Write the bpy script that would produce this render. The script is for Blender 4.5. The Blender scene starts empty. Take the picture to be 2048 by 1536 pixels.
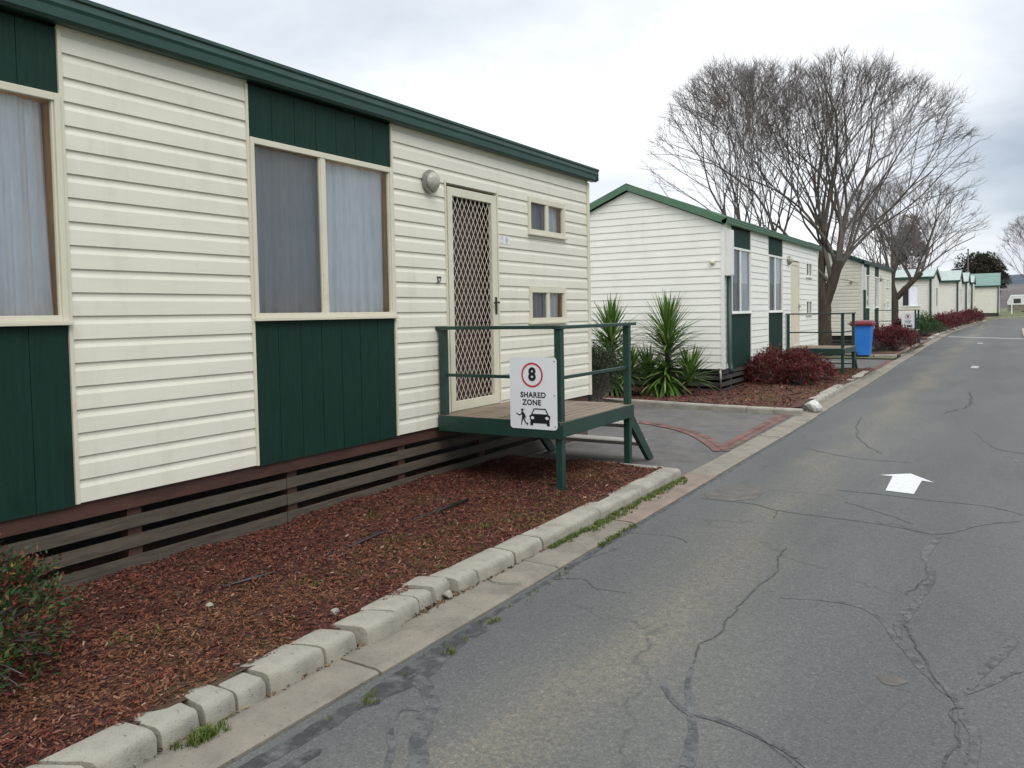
import bpy, math, random
import numpy as np
from mathutils import Vector, Matrix, kdtree
from math import sin, cos, pi, radians, sqrt, atan2, hypot
random.seed(7); rng = np.random.default_rng(7)
S = bpy.context.scene
COL = S.collection

# ------------------------------------------------------------------ helpers
class MB:
    def __init__(s): s.v = []; s.f = []
    def add(s, vs, fs):
        n = len(s.v); s.v += [tuple(p) for p in vs]; s.f += [tuple(i + n for i in f) for f in fs]; return s
    def box(s, x0, x1, y0, y1, z0, z1):
        x0, x1 = sorted((x0, x1)); y0, y1 = sorted((y0, y1)); z0, z1 = sorted((z0, z1))
        return s.add([(x0,y0,z0),(x1,y0,z0),(x1,y1,z0),(x0,y1,z0),(x0,y0,z1),(x1,y0,z1),(x1,y1,z1),(x0,y1,z1)],
                     [(0,3,2,1),(4,5,6,7),(0,1,5,4),(1,2,6,5),(2,3,7,6),(3,0,4,7)])
    def bar(s, a, b, w, h):                      # rectangular bar from a to b
        a, b = Vector(a), Vector(b); d = (b - a).normalized()
        up = Vector((0,0,1)) if abs(d.z) < .95 else Vector((1,0,0))
        sd = d.cross(up).normalized() * (w/2); u = sd.cross(d).normalized() * (h/2)
        vs = [p + i*sd + j*u for p in (a, b) for i, j in ((-1,-1),(1,-1),(1,1),(-1,1))]
        return s.add(vs, [(0,1,2,3),(7,6,5,4),(0,4,5,1),(1,5,6,2),(2,6,7,3),(3,7,4,0)])
    def tube(s, pts, rad, n=6, cap=True):
        pts = [Vector(p) for p in pts]; N = len(pts)
        if not hasattr(rad, '__len__'): rad = [rad]*N
        base = len(s.v); up = None
        for i, p in enumerate(pts):
            d = (pts[min(i+1, N-1)] - pts[max(i-1, 0)]).normalized()
            if up is None: up = d.orthogonal().normalized()
            else: up = (up - d*up.dot(d)).normalized()
            sd = d.cross(up)
            for k in range(n):
                a = 2*pi*k/n; s.v.append(tuple(p + rad[i]*(cos(a)*up + sin(a)*sd)))
        for i in range(N-1):
            for k in range(n):
                a = base+i*n+k; b = base+i*n+(k+1)%n; s.f.append((a, b, b+n, a+n))
        if cap:
            s.f.append(tuple(base+k for k in reversed(range(n)))); s.f.append(tuple(base+(N-1)*n+k for k in range(n)))
        return s
    def lathe(s, o, ax, prof, n=24):             # prof: (distance along ax, radius)
        o, ax = Vector(o), Vector(ax).normalized(); u = ax.orthogonal().normalized(); w = ax.cross(u); base = len(s.v)
        for t, r in prof:
            for k in range(n):
                a = 2*pi*k/n; s.v.append(tuple(o + ax*t + r*(cos(a)*u + sin(a)*w)))
        for i in range(len(prof)-1):
            for k in range(n):
                a = base+i*n+k; b = base+i*n+(k+1)%n; s.f.append((a, b, b+n, a+n))
        s.f.append(tuple(base+k for k in reversed(range(n)))); s.f.append(tuple(base+(len(prof)-1)*n+k for k in range(n)))
        return s
    def prism(s, poly, fn, t0, t1):              # poly 2D, fn(u,v,t)->xyz
        n = len(poly); vs = [fn(u, v, t0) for u, v in poly] + [fn(u, v, t1) for u, v in poly]
        fs = [tuple(range(n)), tuple(reversed(range(n, 2*n)))] + [(i, i+n, (i+1)%n+n, (i+1)%n) for i in range(n)]
        return s.add(vs, fs)
    def build(s, name, mat, parent=None, loc=None, smooth=False, bevel=0):
        if parent is not None:
            o0 = Vector((0,0,0)); p = parent
            while p: o0 += p.location; p = p.parent
            loc0 = Vector((0,0,0))
        else:
            o0 = Vector(loc) if loc is not None else Vector((0,0,0)); loc0 = o0
        me = bpy.data.meshes.new(name)
        va = np.array(s.v, dtype=np.float64) - np.array(o0)
        me.from_pydata(va.tolist(), [], s.f); me.update()
        if smooth: me.polygons.foreach_set('use_smooth', [True]*len(me.polygons))
        o = bpy.data.objects.new(name, me); o.location = loc0; COL.objects.link(o)
        if parent: o.parent = parent
        if mat: me.materials.append(mat)
        if bevel:
            m = o.modifiers.new('bevel', 'BEVEL'); m.width = bevel; m.segments = 2; m.limit_method = 'ANGLE'
        return o
def fixn(o):
    import bmesh
    bm = bmesh.new(); bm.from_mesh(o.data); bmesh.ops.recalc_face_normals(bm, faces=bm.faces); bm.to_mesh(o.data); bm.free(); return o
def thing(name, label, cat, loc, group=None):
    o = bpy.data.objects.new(name, None); o.location = loc; o.empty_display_size = .1; COL.objects.link(o)
    return tag(o, label, cat, group)
def tag(o, label=None, cat=None, group=None, kind=None):
    if label: o['label'] = label
    if cat: o['category'] = cat
    if group: o['group'] = group
    if kind: o['kind'] = kind
    return o
def copy_tree(o, parent=None):
    c = o.copy(); COL.objects.link(c)
    if parent: c.parent = parent
    for ch in list(o.children): copy_tree(ch, c)
    return c

# ------------------------------------------------------------------ materials
def new_mat(name):
    m = bpy.data.materials.new(name); m.use_nodes = True; nt = m.node_tree
    return m, nt, nt.nodes['Principled BSDF'], nt.nodes, nt.links
def noise(nt, scale, detail=4, rough=.55, coord='Object', vec=None, dist=0, sc3=None):
    n = nt.nodes.new('ShaderNodeTexNoise'); n.inputs['Scale'].default_value = scale; n.inputs['Detail'].default_value = detail
    n.inputs['Roughness'].default_value = rough; n.inputs['Distortion'].default_value = dist
    tc = nt.nodes.new('ShaderNodeTexCoord'); src = tc.outputs[coord]
    if sc3:
        mp = nt.nodes.new('ShaderNodeMapping'); mp.inputs['Scale'].default_value = sc3; nt.links.new(src, mp.inputs[0]); src = mp.outputs[0]
    nt.links.new(src, n.inputs['Vector']); return n.outputs['Fac']
def ramp(nt, fac, stops, interp='LINEAR'):
    r = nt.nodes.new('ShaderNodeValToRGB'); e = r.color_ramp.elements; r.color_ramp.interpolation = interp
    while len(e) < len(stops): e.new(.5)
    for i, (p, c) in enumerate(stops):
        e[i].position = p; e[i].color = tuple(c)+(1,) if len(c) == 3 else c
    nt.links.new(fac, r.inputs[0]); return r.outputs[0]
def mix(nt, a, b, fac, mode='MIX'):
    m = nt.nodes.new('ShaderNodeMix'); m.data_type = 'RGBA'; m.blend_type = mode
    for i, x in ((6, a), (7, b), (0, fac)):
        if isinstance(x, (tuple, list)): m.inputs[i].default_value = tuple(x)+((1,) if len(x) == 3 else ())
        elif isinstance(x, (int, float)): m.inputs[i].default_value = x
        else: nt.links.new(x, m.inputs[i])
    return m.outputs[2]
def mth(nt, op, a, b=0.0, c=0.0):
    m = nt.nodes.new('ShaderNodeMath'); m.operation = op
    for i, x in enumerate((a, b, c)):
        if isinstance(x, (int, float)): m.inputs[i].default_value = x
        else: nt.links.new(x, m.inputs[i])
    return m.outputs[0]
def bump(nt, bs, h, strength=.3, dist=.01):
    b = nt.nodes.new('ShaderNodeBump'); b.inputs['Strength'].default_value = strength; b.inputs['Distance'].default_value = dist
    nt.links.new(h, b.inputs['Height']); nt.links.new(b.outputs[0], bs.inputs['Normal'])
def simple(name, col, rough=.5, var=.12, scale=6, bmp=0, bscale=60, spec=.5, metal=0, sc3=None, dirt=None):
    m, nt, bs, N, L = new_mat(name)
    f = noise(nt, scale, 5, .6, sc3=sc3)
    c = ramp(nt, f, [(.3, [x*(1-var) for x in col]), (.7, [min(1, x*(1+var)) for x in col])])
    if dirt:
        c = mix(nt, c, dirt[0], ramp(nt, noise(nt, dirt[1], 6, .65, sc3=dirt[3] if len(dirt) > 3 else None), [(dirt[2], (0,0,0)), (dirt[2]+.2, (1,1,1))]))
    L.new(c, bs.inputs['Base Color']); bs.inputs['Roughness'].default_value = rough
    bs.inputs['Specular IOR Level'].default_value = spec; bs.inputs['Metallic'].default_value = metal
    if bmp: bump(nt, bs, noise(nt, bscale, 4, .6, sc3=sc3), bmp, .01)
    return m
def islands(name, stops, rough=.6, trans=0, spec=.3, bmp=0):
    m, nt, bs, N, L = new_mat(name)
    g = N.new('ShaderNodeNewGeometry'); c = ramp(nt, g.outputs['Random Per Island'], stops)
    L.new(c, bs.inputs['Base Color']); bs.inputs['Roughness'].default_value = rough; bs.inputs['Specular IOR Level'].default_value = spec
    if trans:
        t = N.new('ShaderNodeBsdfTranslucent'); L.new(c, t.inputs[0]); mx = N.new('ShaderNodeMixShader'); mx.inputs[0].default_value = trans
        L.new(bs.outputs[0], mx.inputs[1]); L.new(t.outputs[0], mx.inputs[2]); L.new(mx.outputs[0], N['Material Output'].inputs[0])
    return m
def siding_mat(name, col):
    m, nt, bs, N, L = new_mat(name)
    f = noise(nt, 3, 5, .6, sc3=(1,.35,2)); c = ramp(nt, f, [(.3, [x*.95 for x in col]), (.7, [min(.9, x*1.03) for x in col])])
    d = ramp(nt, noise(nt, 2.0, 6, .7, sc3=(2.2,2.2,.5)), [(.52, (0,0,0)), (.85, (1,1,1))])
    dd = mth(nt, 'MULTIPLY', d, .55); c = mix(nt, c, (col[0]*.72, col[1]*.70, col[2]*.62), dd)
    L.new(c, bs.inputs['Base Color']); bs.inputs['Roughness'].default_value = .42
    bump(nt, bs, noise(nt, 40, 4, .6, sc3=(1,.15,1)), .22, .004); return m
M = {}
M['siding'] = siding_mat('cream_siding', (.69,.665,.56))
M['siding_white'] = siding_mat('white_siding', (.82,.81,.735))
M['siding_yellow'] = siding_mat('yellow_cream_siding', (.74,.72,.61))
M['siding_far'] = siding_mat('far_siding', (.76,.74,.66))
M['trim'] = simple('cream_trim', (.62,.585,.46), .4, .06, 3, dirt=((.45,.40,.28), 3, .62, (1,1,1)))
M['trim_white'] = simple('white_trim', (.76,.76,.72), .4, .06, 3)
def panel_mat():
    m, nt, bs, N, L = new_mat('green_board')
    col = (.0052,.026,.018); f = noise(nt, 5, 6, .65, sc3=(1,6,.6)); c = ramp(nt, f, [(.3, [x*.8 for x in col]), (.7, [x*1.3 for x in col])])
    w = ramp(nt, noise(nt, 9, 6, .7, sc3=(1,3,.4)), [(.66, (0,0,0)), (.8, (.35,.35,.35))]); c = mix(nt, c, (.03,.055,.045), w)
    L.new(c, bs.inputs['Base Color']); bs.inputs['Roughness'].default_value = .6; bs.inputs['Specular IOR Level'].default_value = .22
    bump(nt, bs, noise(nt, 30, 5, .6, sc3=(1,5,.3)), .25, .004); return m
M['panel'] = panel_mat()
M['fascia'] = simple('green_fascia', (.016,.055,.043), .4, .15, 5, dirt=((.05,.11,.09), 4, .55, (3,.4,3)))
M['fascia_light'] = simple('light_green_flashing', (.068,.15,.088), .4, .12, 4)
M['roof'] = simple('green_roofing', (.06,.15,.12), .4, .18, 2)
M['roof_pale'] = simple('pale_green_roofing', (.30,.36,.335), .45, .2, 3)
M['greenpaint'] = simple('green_paint', (.013,.042,.032), .42, .2, 8, bmp=.1, dirt=((.06,.09,.07), 9, .68))
M['brown'] = simple('brown_timber', (.68,.33,.06), .55, .3, 6, bmp=.2, sc3=(4,4,.5))
M['bearer'] = simple('red_bearer', (.06,.024,.016), .7, .4, 4, bmp=.3, sc3=(3,.6,3))
def wood_mat(name, c0, c1, ax=(6,.5,9), rot=.7):
    m, nt, bs, N, L = new_mat(name)
    f = noise(nt, 5, 8, .7, sc3=ax, dist=1.2); c = ramp(nt, f, [(.25, c0), (.5, [(a+b)/2 for a, b in zip(c0, c1)]), (.75, c1)])
    c = mix(nt, c, (.04,.03,.022), ramp(nt, noise(nt, 2.5, 5, .6), [(.5, (0,0,0)), (.75, (.6,.6,.6))]))
    L.new(c, bs.inputs['Base Color']); bs.inputs['Roughness'].default_value = rot
    bump(nt, bs, f, .5, .006); return m
M['oldwood'] = wood_mat('weathered_board', (.028,.021,.016), (.125,.102,.075))
M['darkwood'] = wood_mat('dark_stained_board', (.02,.021,.02), (.07,.068,.06))
M['deckwood'] = wood_mat('deck_board', (.13,.095,.065), (.30,.23,.165), (9,.4,9))
M['tread'] = wood_mat('worn_tread', (.25,.23,.20), (.42,.40,.35), (.5,6,6))
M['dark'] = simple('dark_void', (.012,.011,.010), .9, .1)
M['darkdoor'] = simple('dark_door', (.035,.018,.016), .6, .2, 8)
M['soil'] = simple('soil', (.035,.022,.016), .95, .35, 12, bmp=.5)
def curtain_mat():
    m, nt, bs, N, L = new_mat('sheer_curtain'); bs.inputs['Base Color'].default_value = (.74,.79,.86,1); bs.inputs['Roughness'].default_value = .9
    f = noise(nt, 8, 4, .6, sc3=(1,6,.6)); L.new(ramp(nt, f, [(.3, (.80,.85,.91)), (.65, (.93,.96,.99))]), bs.inputs['Base Color']); return m
M['curtain'] = curtain_mat()
def glass_mat(name, refl=.95, tint=(.97,.98,.99), base=.0):
    m, nt, bs, N, L = new_mat(name); N.remove(bs)
    t = N.new('ShaderNodeBsdfTransparent'); t.inputs[0].default_value = tint+(1,)
    g = N.new('ShaderNodeBsdfGlossy'); g.inputs['Roughness'].default_value = .015; g.inputs[0].default_value = (refl,refl,refl,1)
    lw = N.new('ShaderNodeFresnel'); lw.inputs[0].default_value = 1.52
    bp = N.new('ShaderNodeBump'); bp.inputs['Strength'].default_value = .05; bp.inputs['Distance'].default_value = .02
    L.new(noise(nt, 1.5, 2, .5), bp.inputs['Height']); L.new(bp.outputs[0], g.inputs['Normal'])
    mx = N.new('ShaderNodeMixShader'); L.new(mth(nt, 'ADD', mth(nt, 'MULTIPLY', lw.outputs[0], 1.1), base), mx.inputs[0])
    L.new(t.outputs[0], mx.inputs[1]); L.new(g.outputs[0], mx.inputs[2]); L.new(mx.outputs[0], N['Material Output'].inputs[0]); return m
M['glass'] = glass_mat('window_glass')
def screen_mat():
    m, nt, bs, N, L = new_mat('fly_screen_mesh'); bs.inputs['Base Color'].default_value = (.045,.045,.05,1); bs.inputs['Roughness'].default_value = .6
    t = N.new('ShaderNodeBsdfTransparent'); mx = N.new('ShaderNodeMixShader'); mx.inputs[0].default_value = .38
    L.new(t.outputs[0], mx.inputs[1]); L.new(bs.outputs[0], mx.inputs[2]); L.new(mx.outputs[0], N['Material Output'].inputs[0]); return m
M['screen'] = screen_mat()
M['lattice'] = simple('cream_lattice', (.62,.54,.43), .45, .05)
M['black'] = simple('black_plastic', (.012,.012,.013), .4, .1)
M['steel'] = simple('dull_metal', (.32,.31,.28), .35, .2, 20, metal=.7)
M['lampglass'] = simple('lamp_glass', (.38,.36,.30), .15, .25, 25)
M['signwhite'] = simple('sign_white', (.78,.79,.80), .35, .03, 2, dirt=((.6,.6,.56), 3, .6))
M['signred'] = simple('sign_red', (.52,.05,.06), .4, .03)
M['signblack'] = simple('sign_black', (.012,.013,.018), .4, .03)
M['binblue'] = simple('bin_blue', (.028,.19,.62), .38, .08, 3, dirt=((.05,.18,.45), 5, .6))
M['binred'] = simple('bin_lid_red', (.14,.014,.018), .4, .12, 5)
M['roadpaint'] = simple('road_paint', (.55,.56,.56), .7, .06, 14, dirt=((.33,.34,.34), 24, .54))
M['oldpaint'] = simple('worn_road_paint', (.42,.43,.43), .7, .2, 14)
M['whitemetal'] = simple('white_metal', (.75,.75,.74), .4, .06)
M['rubber'] = simple('tyre_rubber', (.02,.02,.02), .8, .1)
M['darkglass'] = simple('dark_glass', (.03,.035,.04), .1, .1)
def concrete(name, col, warm):
    m, nt, bs, N, L = new_mat(name)
    c = ramp(nt, noise(nt, 4, 6, .65), [(.25, [x*.62 for x in col]), (.5, col), (.75, warm)])
    c = mix(nt, c, [x*.42 for x in col], ramp(nt, noise(nt, 60, 3, .6), [(.60, (0,0,0)), (.72, (.7,.7,.7))]))
    c = mix(nt, c, (.12,.108,.075), ramp(nt, noise(nt, 2.1, 6, .7), [(.54, (0,0,0)), (.75, (.6,.6,.6))]))
    L.new(c, bs.inputs['Base Color']); bs.inputs['Roughness'].default_value = .85
    h = mix(nt, noise(nt, 25, 6, .7), noise(nt, 170, 3, .6), .5); bump(nt, bs, h, .9, .011); return m
M['concrete'] = concrete('kerb_concrete', (.30,.277,.228), (.385,.35,.28))
M['gutter'] = concrete('gutter_concrete', (.205,.183,.145), (.265,.23,.175))
M['gutter_red'] = concrete('reddish_gutter_concrete', (.215,.165,.13), (.27,.20,.15))

def asphalt():
    m, nt, bs, N, L = new_mat('asphalt')
    tc = N.new('ShaderNodeTexCoord'); sp = N.new('ShaderNodeSeparateXYZ'); L.new(tc.outputs['Object'], sp.inputs[0]); X = sp.outputs[0]
    c = ramp(nt, noise(nt, .7, 6, .6, sc3=(1.3,.35,1)), [(.3, (.070,.074,.073)), (.5, (.087,.091,.088)), (.7, (.107,.108,.102))])
    # tyre-worn tan band and dusty edge
    def band(x0, w):
        d = mth(nt, 'DIVIDE', mth(nt, 'SUBTRACT', mth(nt, 'ADD', X, mth(nt, 'MULTIPLY', mth(nt, 'SUBTRACT', noise(nt, .45, 3, .5), .5), .9)), x0), w)
        return mth(nt, 'POWER', 2.718, mth(nt, 'MULTIPLY', mth(nt, 'MULTIPLY', d, d), -1))
    patch = ramp(nt, noise(nt, .8, 6, .65, sc3=(1.4,.25,1)), [(.32, (0,0,0)), (.62, (1,1,1))])
    grit = ramp(nt, noise(nt, 26, 6, .75), [(.36, (.15,.15,.15)), (.62, (1,1,1))]); b = mth(nt, 'MULTIPLY', mth(nt, 'MULTIPLY', mth(nt, 'MULTIPLY', band(-1.52, .25), patch), grit), .95)
    c = mix(nt, c, (.18,.155,.115), b)
    b2 = mth(nt, 'MULTIPLY', mth(nt, 'MULTIPLY', band(-1.0, .5), mth(nt, 'MULTIPLY', grit, ramp(nt, noise(nt, 1.6, 6, .7, sc3=(1.5,.35,1)), [(.36, (0,0,0)), (.7, (1,1,1))]))), .5)
    c = mix(nt, c, (.15,.14,.12), b2)
    b3 = mth(nt, 'MULTIPLY', band(-.45, .3), .5); c = mix(nt, c, (.078,.081,.079), b3)
    # aggregate
    v = N.new('ShaderNodeTexVoronoi'); v.inputs['Scale'].default_value = 150; L.new(tc.outputs['Object'], v.inputs['Vector'])
    sc = N.new('ShaderNodeSeparateColor'); L.new(v.outputs['Color'], sc.inputs[0])
    agg = ramp(nt, sc.outputs[0], [(.0, (.62,.62,.62)), (.5, (1,1,1)), (.92, (1.15,1.15,1.13)), (1, (1.75,1.72,1.6))])
    c = mix(nt, c, agg, .62, 'MULTIPLY')
    fine = ramp(nt, noise(nt, 35, 5, .7), [(.3, (.82,.82,.82)), (.7, (1.15,1.15,1.15))]); c = mix(nt, c, fine, .8, 'MULTIPLY')
    st = ramp(nt, noise(nt, 5, 4, .6), [(.68, (0,0,0)), (.76, (.55,.55,.55))]); c = mix(nt, c, (.075,.078,.078), st)
    lt = ramp(nt, noise(nt, 9, 3, .6, sc3=(1,1.7,1)), [(.72, (0,0,0)), (.78, (.5,.5,.5))]); c = mix(nt, c, (.30,.30,.28), lt)
    vw = N.new('ShaderNodeTexVoronoi'); vw.feature = 'DISTANCE_TO_EDGE'; vw.inputs['Scale'].default_value = .62
    nd = N.new('ShaderNodeTexNoise'); nd.inputs['Scale'].default_value = 2.2; nd.inputs['Detail'].default_value = 7; nd.inputs['Roughness'].default_value = .62; L.new(tc.outputs['Object'], nd.inputs['Vector'])
    vm = N.new('ShaderNodeVectorMath'); vm.operation = 'MULTIPLY_ADD'; L.new(nd.outputs['Color'], vm.inputs[0]); vm.inputs[1].default_value = (.55,.55,0); L.new(tc.outputs['Object'], vm.inputs[2]); L.new(vm.outputs[0], vw.inputs['Vector'])
    hl = mth(nt, 'MULTIPLY', ramp(nt, vw.outputs['Distance'], [(.0, (.8,.8,.8)), (.003, (.5,.5,.5)), (.008, (0,0,0))]), ramp(nt, noise(nt, 1.1, 4, .6), [(.42, (0,0,0)), (.62, (.75,.75,.75))]))
    c = mix(nt, c, (.045,.047,.046), hl)
    L.new(c, bs.inputs['Base Color']); bs.inputs['Roughness'].default_value = .8; bs.inputs['Specular IOR Level'].default_value = .35
    h = mix(nt, v.outputs['Distance'], noise(nt, 12, 5, .6), .3); bump(nt, bs, h, .45, .004); return m
M['asphalt'] = asphalt()
M['drive'] = simple('driveway_asphalt', (.098,.092,.088), .88, .28, 3.2, bmp=.6, bscale=130, dirt=((.125,.108,.09), 2.2, .5, (1,.6,1)))
_n = M['drive'].node_tree; _b = _n.nodes['Principled BSDF']; _c = _b.inputs['Base Color'].links[0].from_socket
_n.links.new(mix(_n, _c, ramp(_n, noise(_n, 90, 3, .7), [(.3, (.6,.6,.6)), (.7, (1.4,1.4,1.4))]), .8, 'MULTIPLY'), _b.inputs['Base Color'])
def ragged(m, scale, thr):
    nt = m.node_tree; out = nt.nodes['Material Output']; bs = nt.nodes['Principled BSDF']; t = nt.nodes.new('ShaderNodeBsdfTransparent'); mx = nt.nodes.new('ShaderNodeMixShader')
    f = ramp(nt, noise(nt, scale, 5, .75), [(thr-.03, (0,0,0)), (thr+.03, (1,1,1))]); nt.links.new(f, mx.inputs[0]); nt.links.new(t.outputs[0], mx.inputs[1]); nt.links.new(bs.outputs[0], mx.inputs[2]); nt.links.new(mx.outputs[0], out.inputs[0])
M['redbrick'] = simple('red_stamped_band', (.165,.075,.06), .85, .35, 9, bmp=.4, bscale=60, dirt=((.12,.095,.085), 6, .46))
M['sealant'] = simple('crack_sealant', (.046,.049,.049), .75, .2, 9, dirt=((.098,.102,.100), 13, .40))
M['crack'] = simple('open_crack', (.045,.045,.043), .9, .4, 30, dirt=((.095,.098,.094), 18, .46))
M['seam'] = simple('bitumen_seam', (.030,.033,.034), .6, .35, 7, bmp=.5, bscale=60, dirt=((.10,.103,.098), 11, .47))
M['patchlight'] = simple('pale_scuff', (.19,.18,.15), .85, .3, 14)
M['patch'] = simple('repair_patch', (.10,.09,.078), .85, .3, 8, bmp=.5, bscale=120)
ragged(M['sealant'], 34, .40); ragged(M['crack'], 60, .44); ragged(M['seam'], 22, .31); ragged(M['patch'], 18, .34); ragged(M['patchlight'], 30, .5); ragged(M['roadpaint'], 45, .30); ragged(M['oldpaint'], 30, .45)
def grass_ground():
    m, nt, bs, N, L = new_mat('grass_ground')
    c = ramp(nt, noise(nt, .8, 8, .7), [(.3, (.06,.065,.025)), (.5, (.095,.11,.04)), (.7, (.15,.15,.07))])
    L.new(c, bs.inputs['Base Color']); bs.inputs['Roughness'].default_value = .95; bump(nt, bs, noise(nt, 30, 5, .7), .6, .03); return m
M['ground'] = grass_ground()
def mulch_mat():
    m, nt, bs, N, L = new_mat('mulch_base')
    c = ramp(nt, noise(nt, 45, 6, .75, sc3=(1,1.6,1)), [(.3, (.012,.006,.004)), (.5, (.07,.022,.013)), (.7, (.16,.06,.035))])
    p = ramp(nt, noise(nt, 1.6, 5, .65), [(.5, (0,0,0)), (.68, (.7,.7,.7))]); c = mix(nt, c, (.085,.065,.025), p)
    L.new(c, bs.inputs['Base Color']); bs.inputs['Roughness'].default_value = .95; bump(nt, bs, noise(nt, 60, 5, .75), .9, .02); return m
M['mulch'] = mulch_mat()
M['chips'] = islands('bark_chips', [(0,(.016,.007,.005)),(.25,(.055,.015,.010)),(.5,(.098,.027,.016)),(.74,(.135,.045,.025)),(.92,(.15,.07,.04)),(.985,(.19,.11,.075)),(1,(.33,.24,.20))], .85)
_n = M['chips'].node_tree; _b = _n.nodes['Principled BSDF']; _c = _b.inputs['Base Color'].links[0].from_socket
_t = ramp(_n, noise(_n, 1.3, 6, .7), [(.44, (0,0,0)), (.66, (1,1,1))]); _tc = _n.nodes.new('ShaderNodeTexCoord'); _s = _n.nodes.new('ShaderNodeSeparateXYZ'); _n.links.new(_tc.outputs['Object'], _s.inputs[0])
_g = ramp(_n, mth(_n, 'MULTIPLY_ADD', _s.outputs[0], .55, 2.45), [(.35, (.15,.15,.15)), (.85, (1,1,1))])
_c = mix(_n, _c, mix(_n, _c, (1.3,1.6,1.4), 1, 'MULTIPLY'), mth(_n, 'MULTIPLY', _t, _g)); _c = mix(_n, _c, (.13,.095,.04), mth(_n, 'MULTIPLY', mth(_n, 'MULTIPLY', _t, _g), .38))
_c = mix(_n, _c, (1.08,.92,.9), 1, 'MULTIPLY'); _n.links.new(_c, _b.inputs['Base Color'])
M['litter'] = islands('leaf_litter', [(0,(.05,.03,.015)),(.5,(.14,.08,.04)),(1,(.26,.19,.11))], .85)
M['grass'] = islands('grass_blades', [(0,(.05,.085,.012)),(.5,(.10,.15,.025)),(1,(.19,.20,.06))], .6, .3)
M['yucca'] = islands('yucca_leaf', [(0,(.03,.075,.012)),(.5,(.08,.16,.025)),(.82,(.15,.25,.05)),(1,(.36,.42,.18))], .38, .15, .5)
M['yuccadry'] = islands('dry_yucca_leaf', [(0,(.10,.13,.05)),(.6,(.20,.22,.10)),(1,(.30,.26,.15))], .6, .1)
M['redleaf'] = islands('red_nandina_leaf', [(0,(.045,.010,.012)),(.4,(.125,.020,.027)),(.75,(.22,.036,.045)),(.88,(.17,.08,.04)),(1,(.09,.11,.035))], .5, .25)
M['redleaf2'] = islands('dark_red_leaf', [(0,(.035,.007,.010)),(.5,(.105,.016,.022)),(.9,(.18,.028,.034)),(1,(.10,.05,.03))], .55, .2)
M['mixleaf'] = islands('mixed_nandina_leaf', [(0,(.015,.04,.012)),(.35,(.03,.075,.018)),(.6,(.055,.10,.03)),(.72,(.15,.05,.035)),(.84,(.22,.03,.03)),(.93,(.10,.03,.03)),(1,(.32,.22,.03))], .45, .25)
M['darkleaf'] = islands('dark_hedge_leaf', [(0,(.012,.028,.010)),(.5,(.025,.05,.016)),(1,(.055,.075,.03))], .6, .2)
M['greenleaf'] = islands('green_shrub_leaf', [(0,(.02,.06,.018)),(.5,(.045,.10,.03)),(1,(.08,.14,.05))], .6, .2)
M['farleaf'] = islands('far_tree_leaf', [(0,(.02,.026,.016)),(.5,(.045,.045,.028)),(.8,(.07,.045,.035)),(1,(.075,.08,.05))], .8, .15)
M['tanleaf'] = islands('tan_tree_leaf', [(0,(.09,.075,.045)),(.5,(.15,.125,.07)),(1,(.22,.18,.10))], .8, .2)
M['bark'] = simple('tree_bark', (.05,.040,.027), .9, .45, 5, bmp=.9, bscale=28, sc3=(3,3,.7), dirt=((.10,.10,.045), 5, .58))
M['twig'] = simple('twig_bark', (.16,.135,.13), .85, .3, 5)
M['twigpale'] = simple('pale_twig_bark', (.16,.13,.14), .9, .3, 5)
M['hill'] = simple('haze_tinted_hill', (.035,.055,.07), .95, .3, .02)  # distance haze is painted into the forest colour as a blue tint
M['scrub'] = simple('bare_scrub_hill', (.10,.085,.085), .95, .4, .06)

# ------------------------------------------------------------------ ground profile
KY = [(-6,-2.3),(10,-2.3),(16,-2.36),(24,-2.49),(36,-2.66),(50,-2.78),(60,-2.45),(72,-1.75),(82,-1.2),(92,-.6)]
ZY = [(-50,0),(50,0),(70,.15),(85,.38),(95,.58),(130,.7),(3000,.7)]
def lerp(T, y):
    if y <= T[0][0]: return T[0][1]
    for (a, b), (c, d) in zip(T, T[1:]):
        if y <= c: return b + (d-b)*(y-a)/(c-a)
    return T[-1][1]
def gx(y): return lerp(KY, y)
def gz(y): return lerp(ZY, y)
def ysamp(a, b, st): n = max(1, int(round((b-a)/st))); return [a+(b-a)*i/n for i in range(n+1)]
def strip(mb, ys, xl, xr, z):                     # sheet following the ground
    n = len(mb.v)
    for y in ys: mb.v += [(xl(y), y, gz(y)+z), (xr(y), y, gz(y)+z)]
    for i in range(len(ys)-1): a = n+2*i; mb.f.append((a, a+1, a+3, a+2))

mb = MB(); strip(mb, [-60,-20,0,20,50,60,70,78,85,90,95,110,130,200,400,900], lambda y:-700, lambda y:700, -.03)
tag(mb.build('ground', M['ground']), kind='structure')
RR = [(-40,3.0),(38,3.0),(42,2.2),(46,.68),(58,.72),(62,2.6),(75,3.2),(80,4)]
mb = MB(); strip(mb, [-12,0,10,16,24,36,38,42,46,50,58,60,62,66,70,72,75,77], gx, lambda y: lerp(RR, y), 0)
tag(mb.build('road', M['asphalt']), kind='structure')
mb = MB(); strip(mb, [76,80,84], lambda y:-1.4+(y-76)*.05, lambda y: 40, .004)
tag(mb.build('cross_road', M['asphalt']), kind='structure')
# driveways between the cabins (one sheet each)
def drive(y0, y1, xl=-9):
    mb = MB(); strip(mb, ysamp(y0, y1, 2), lambda y: xl, lambda y: gx(y)-.24, .018); return tag(mb.build('driveway', M['drive']), kind='structure')
drive(7.0, 12.35); drive(20.85, 26.0); drive(36.5, 42.2)
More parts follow.
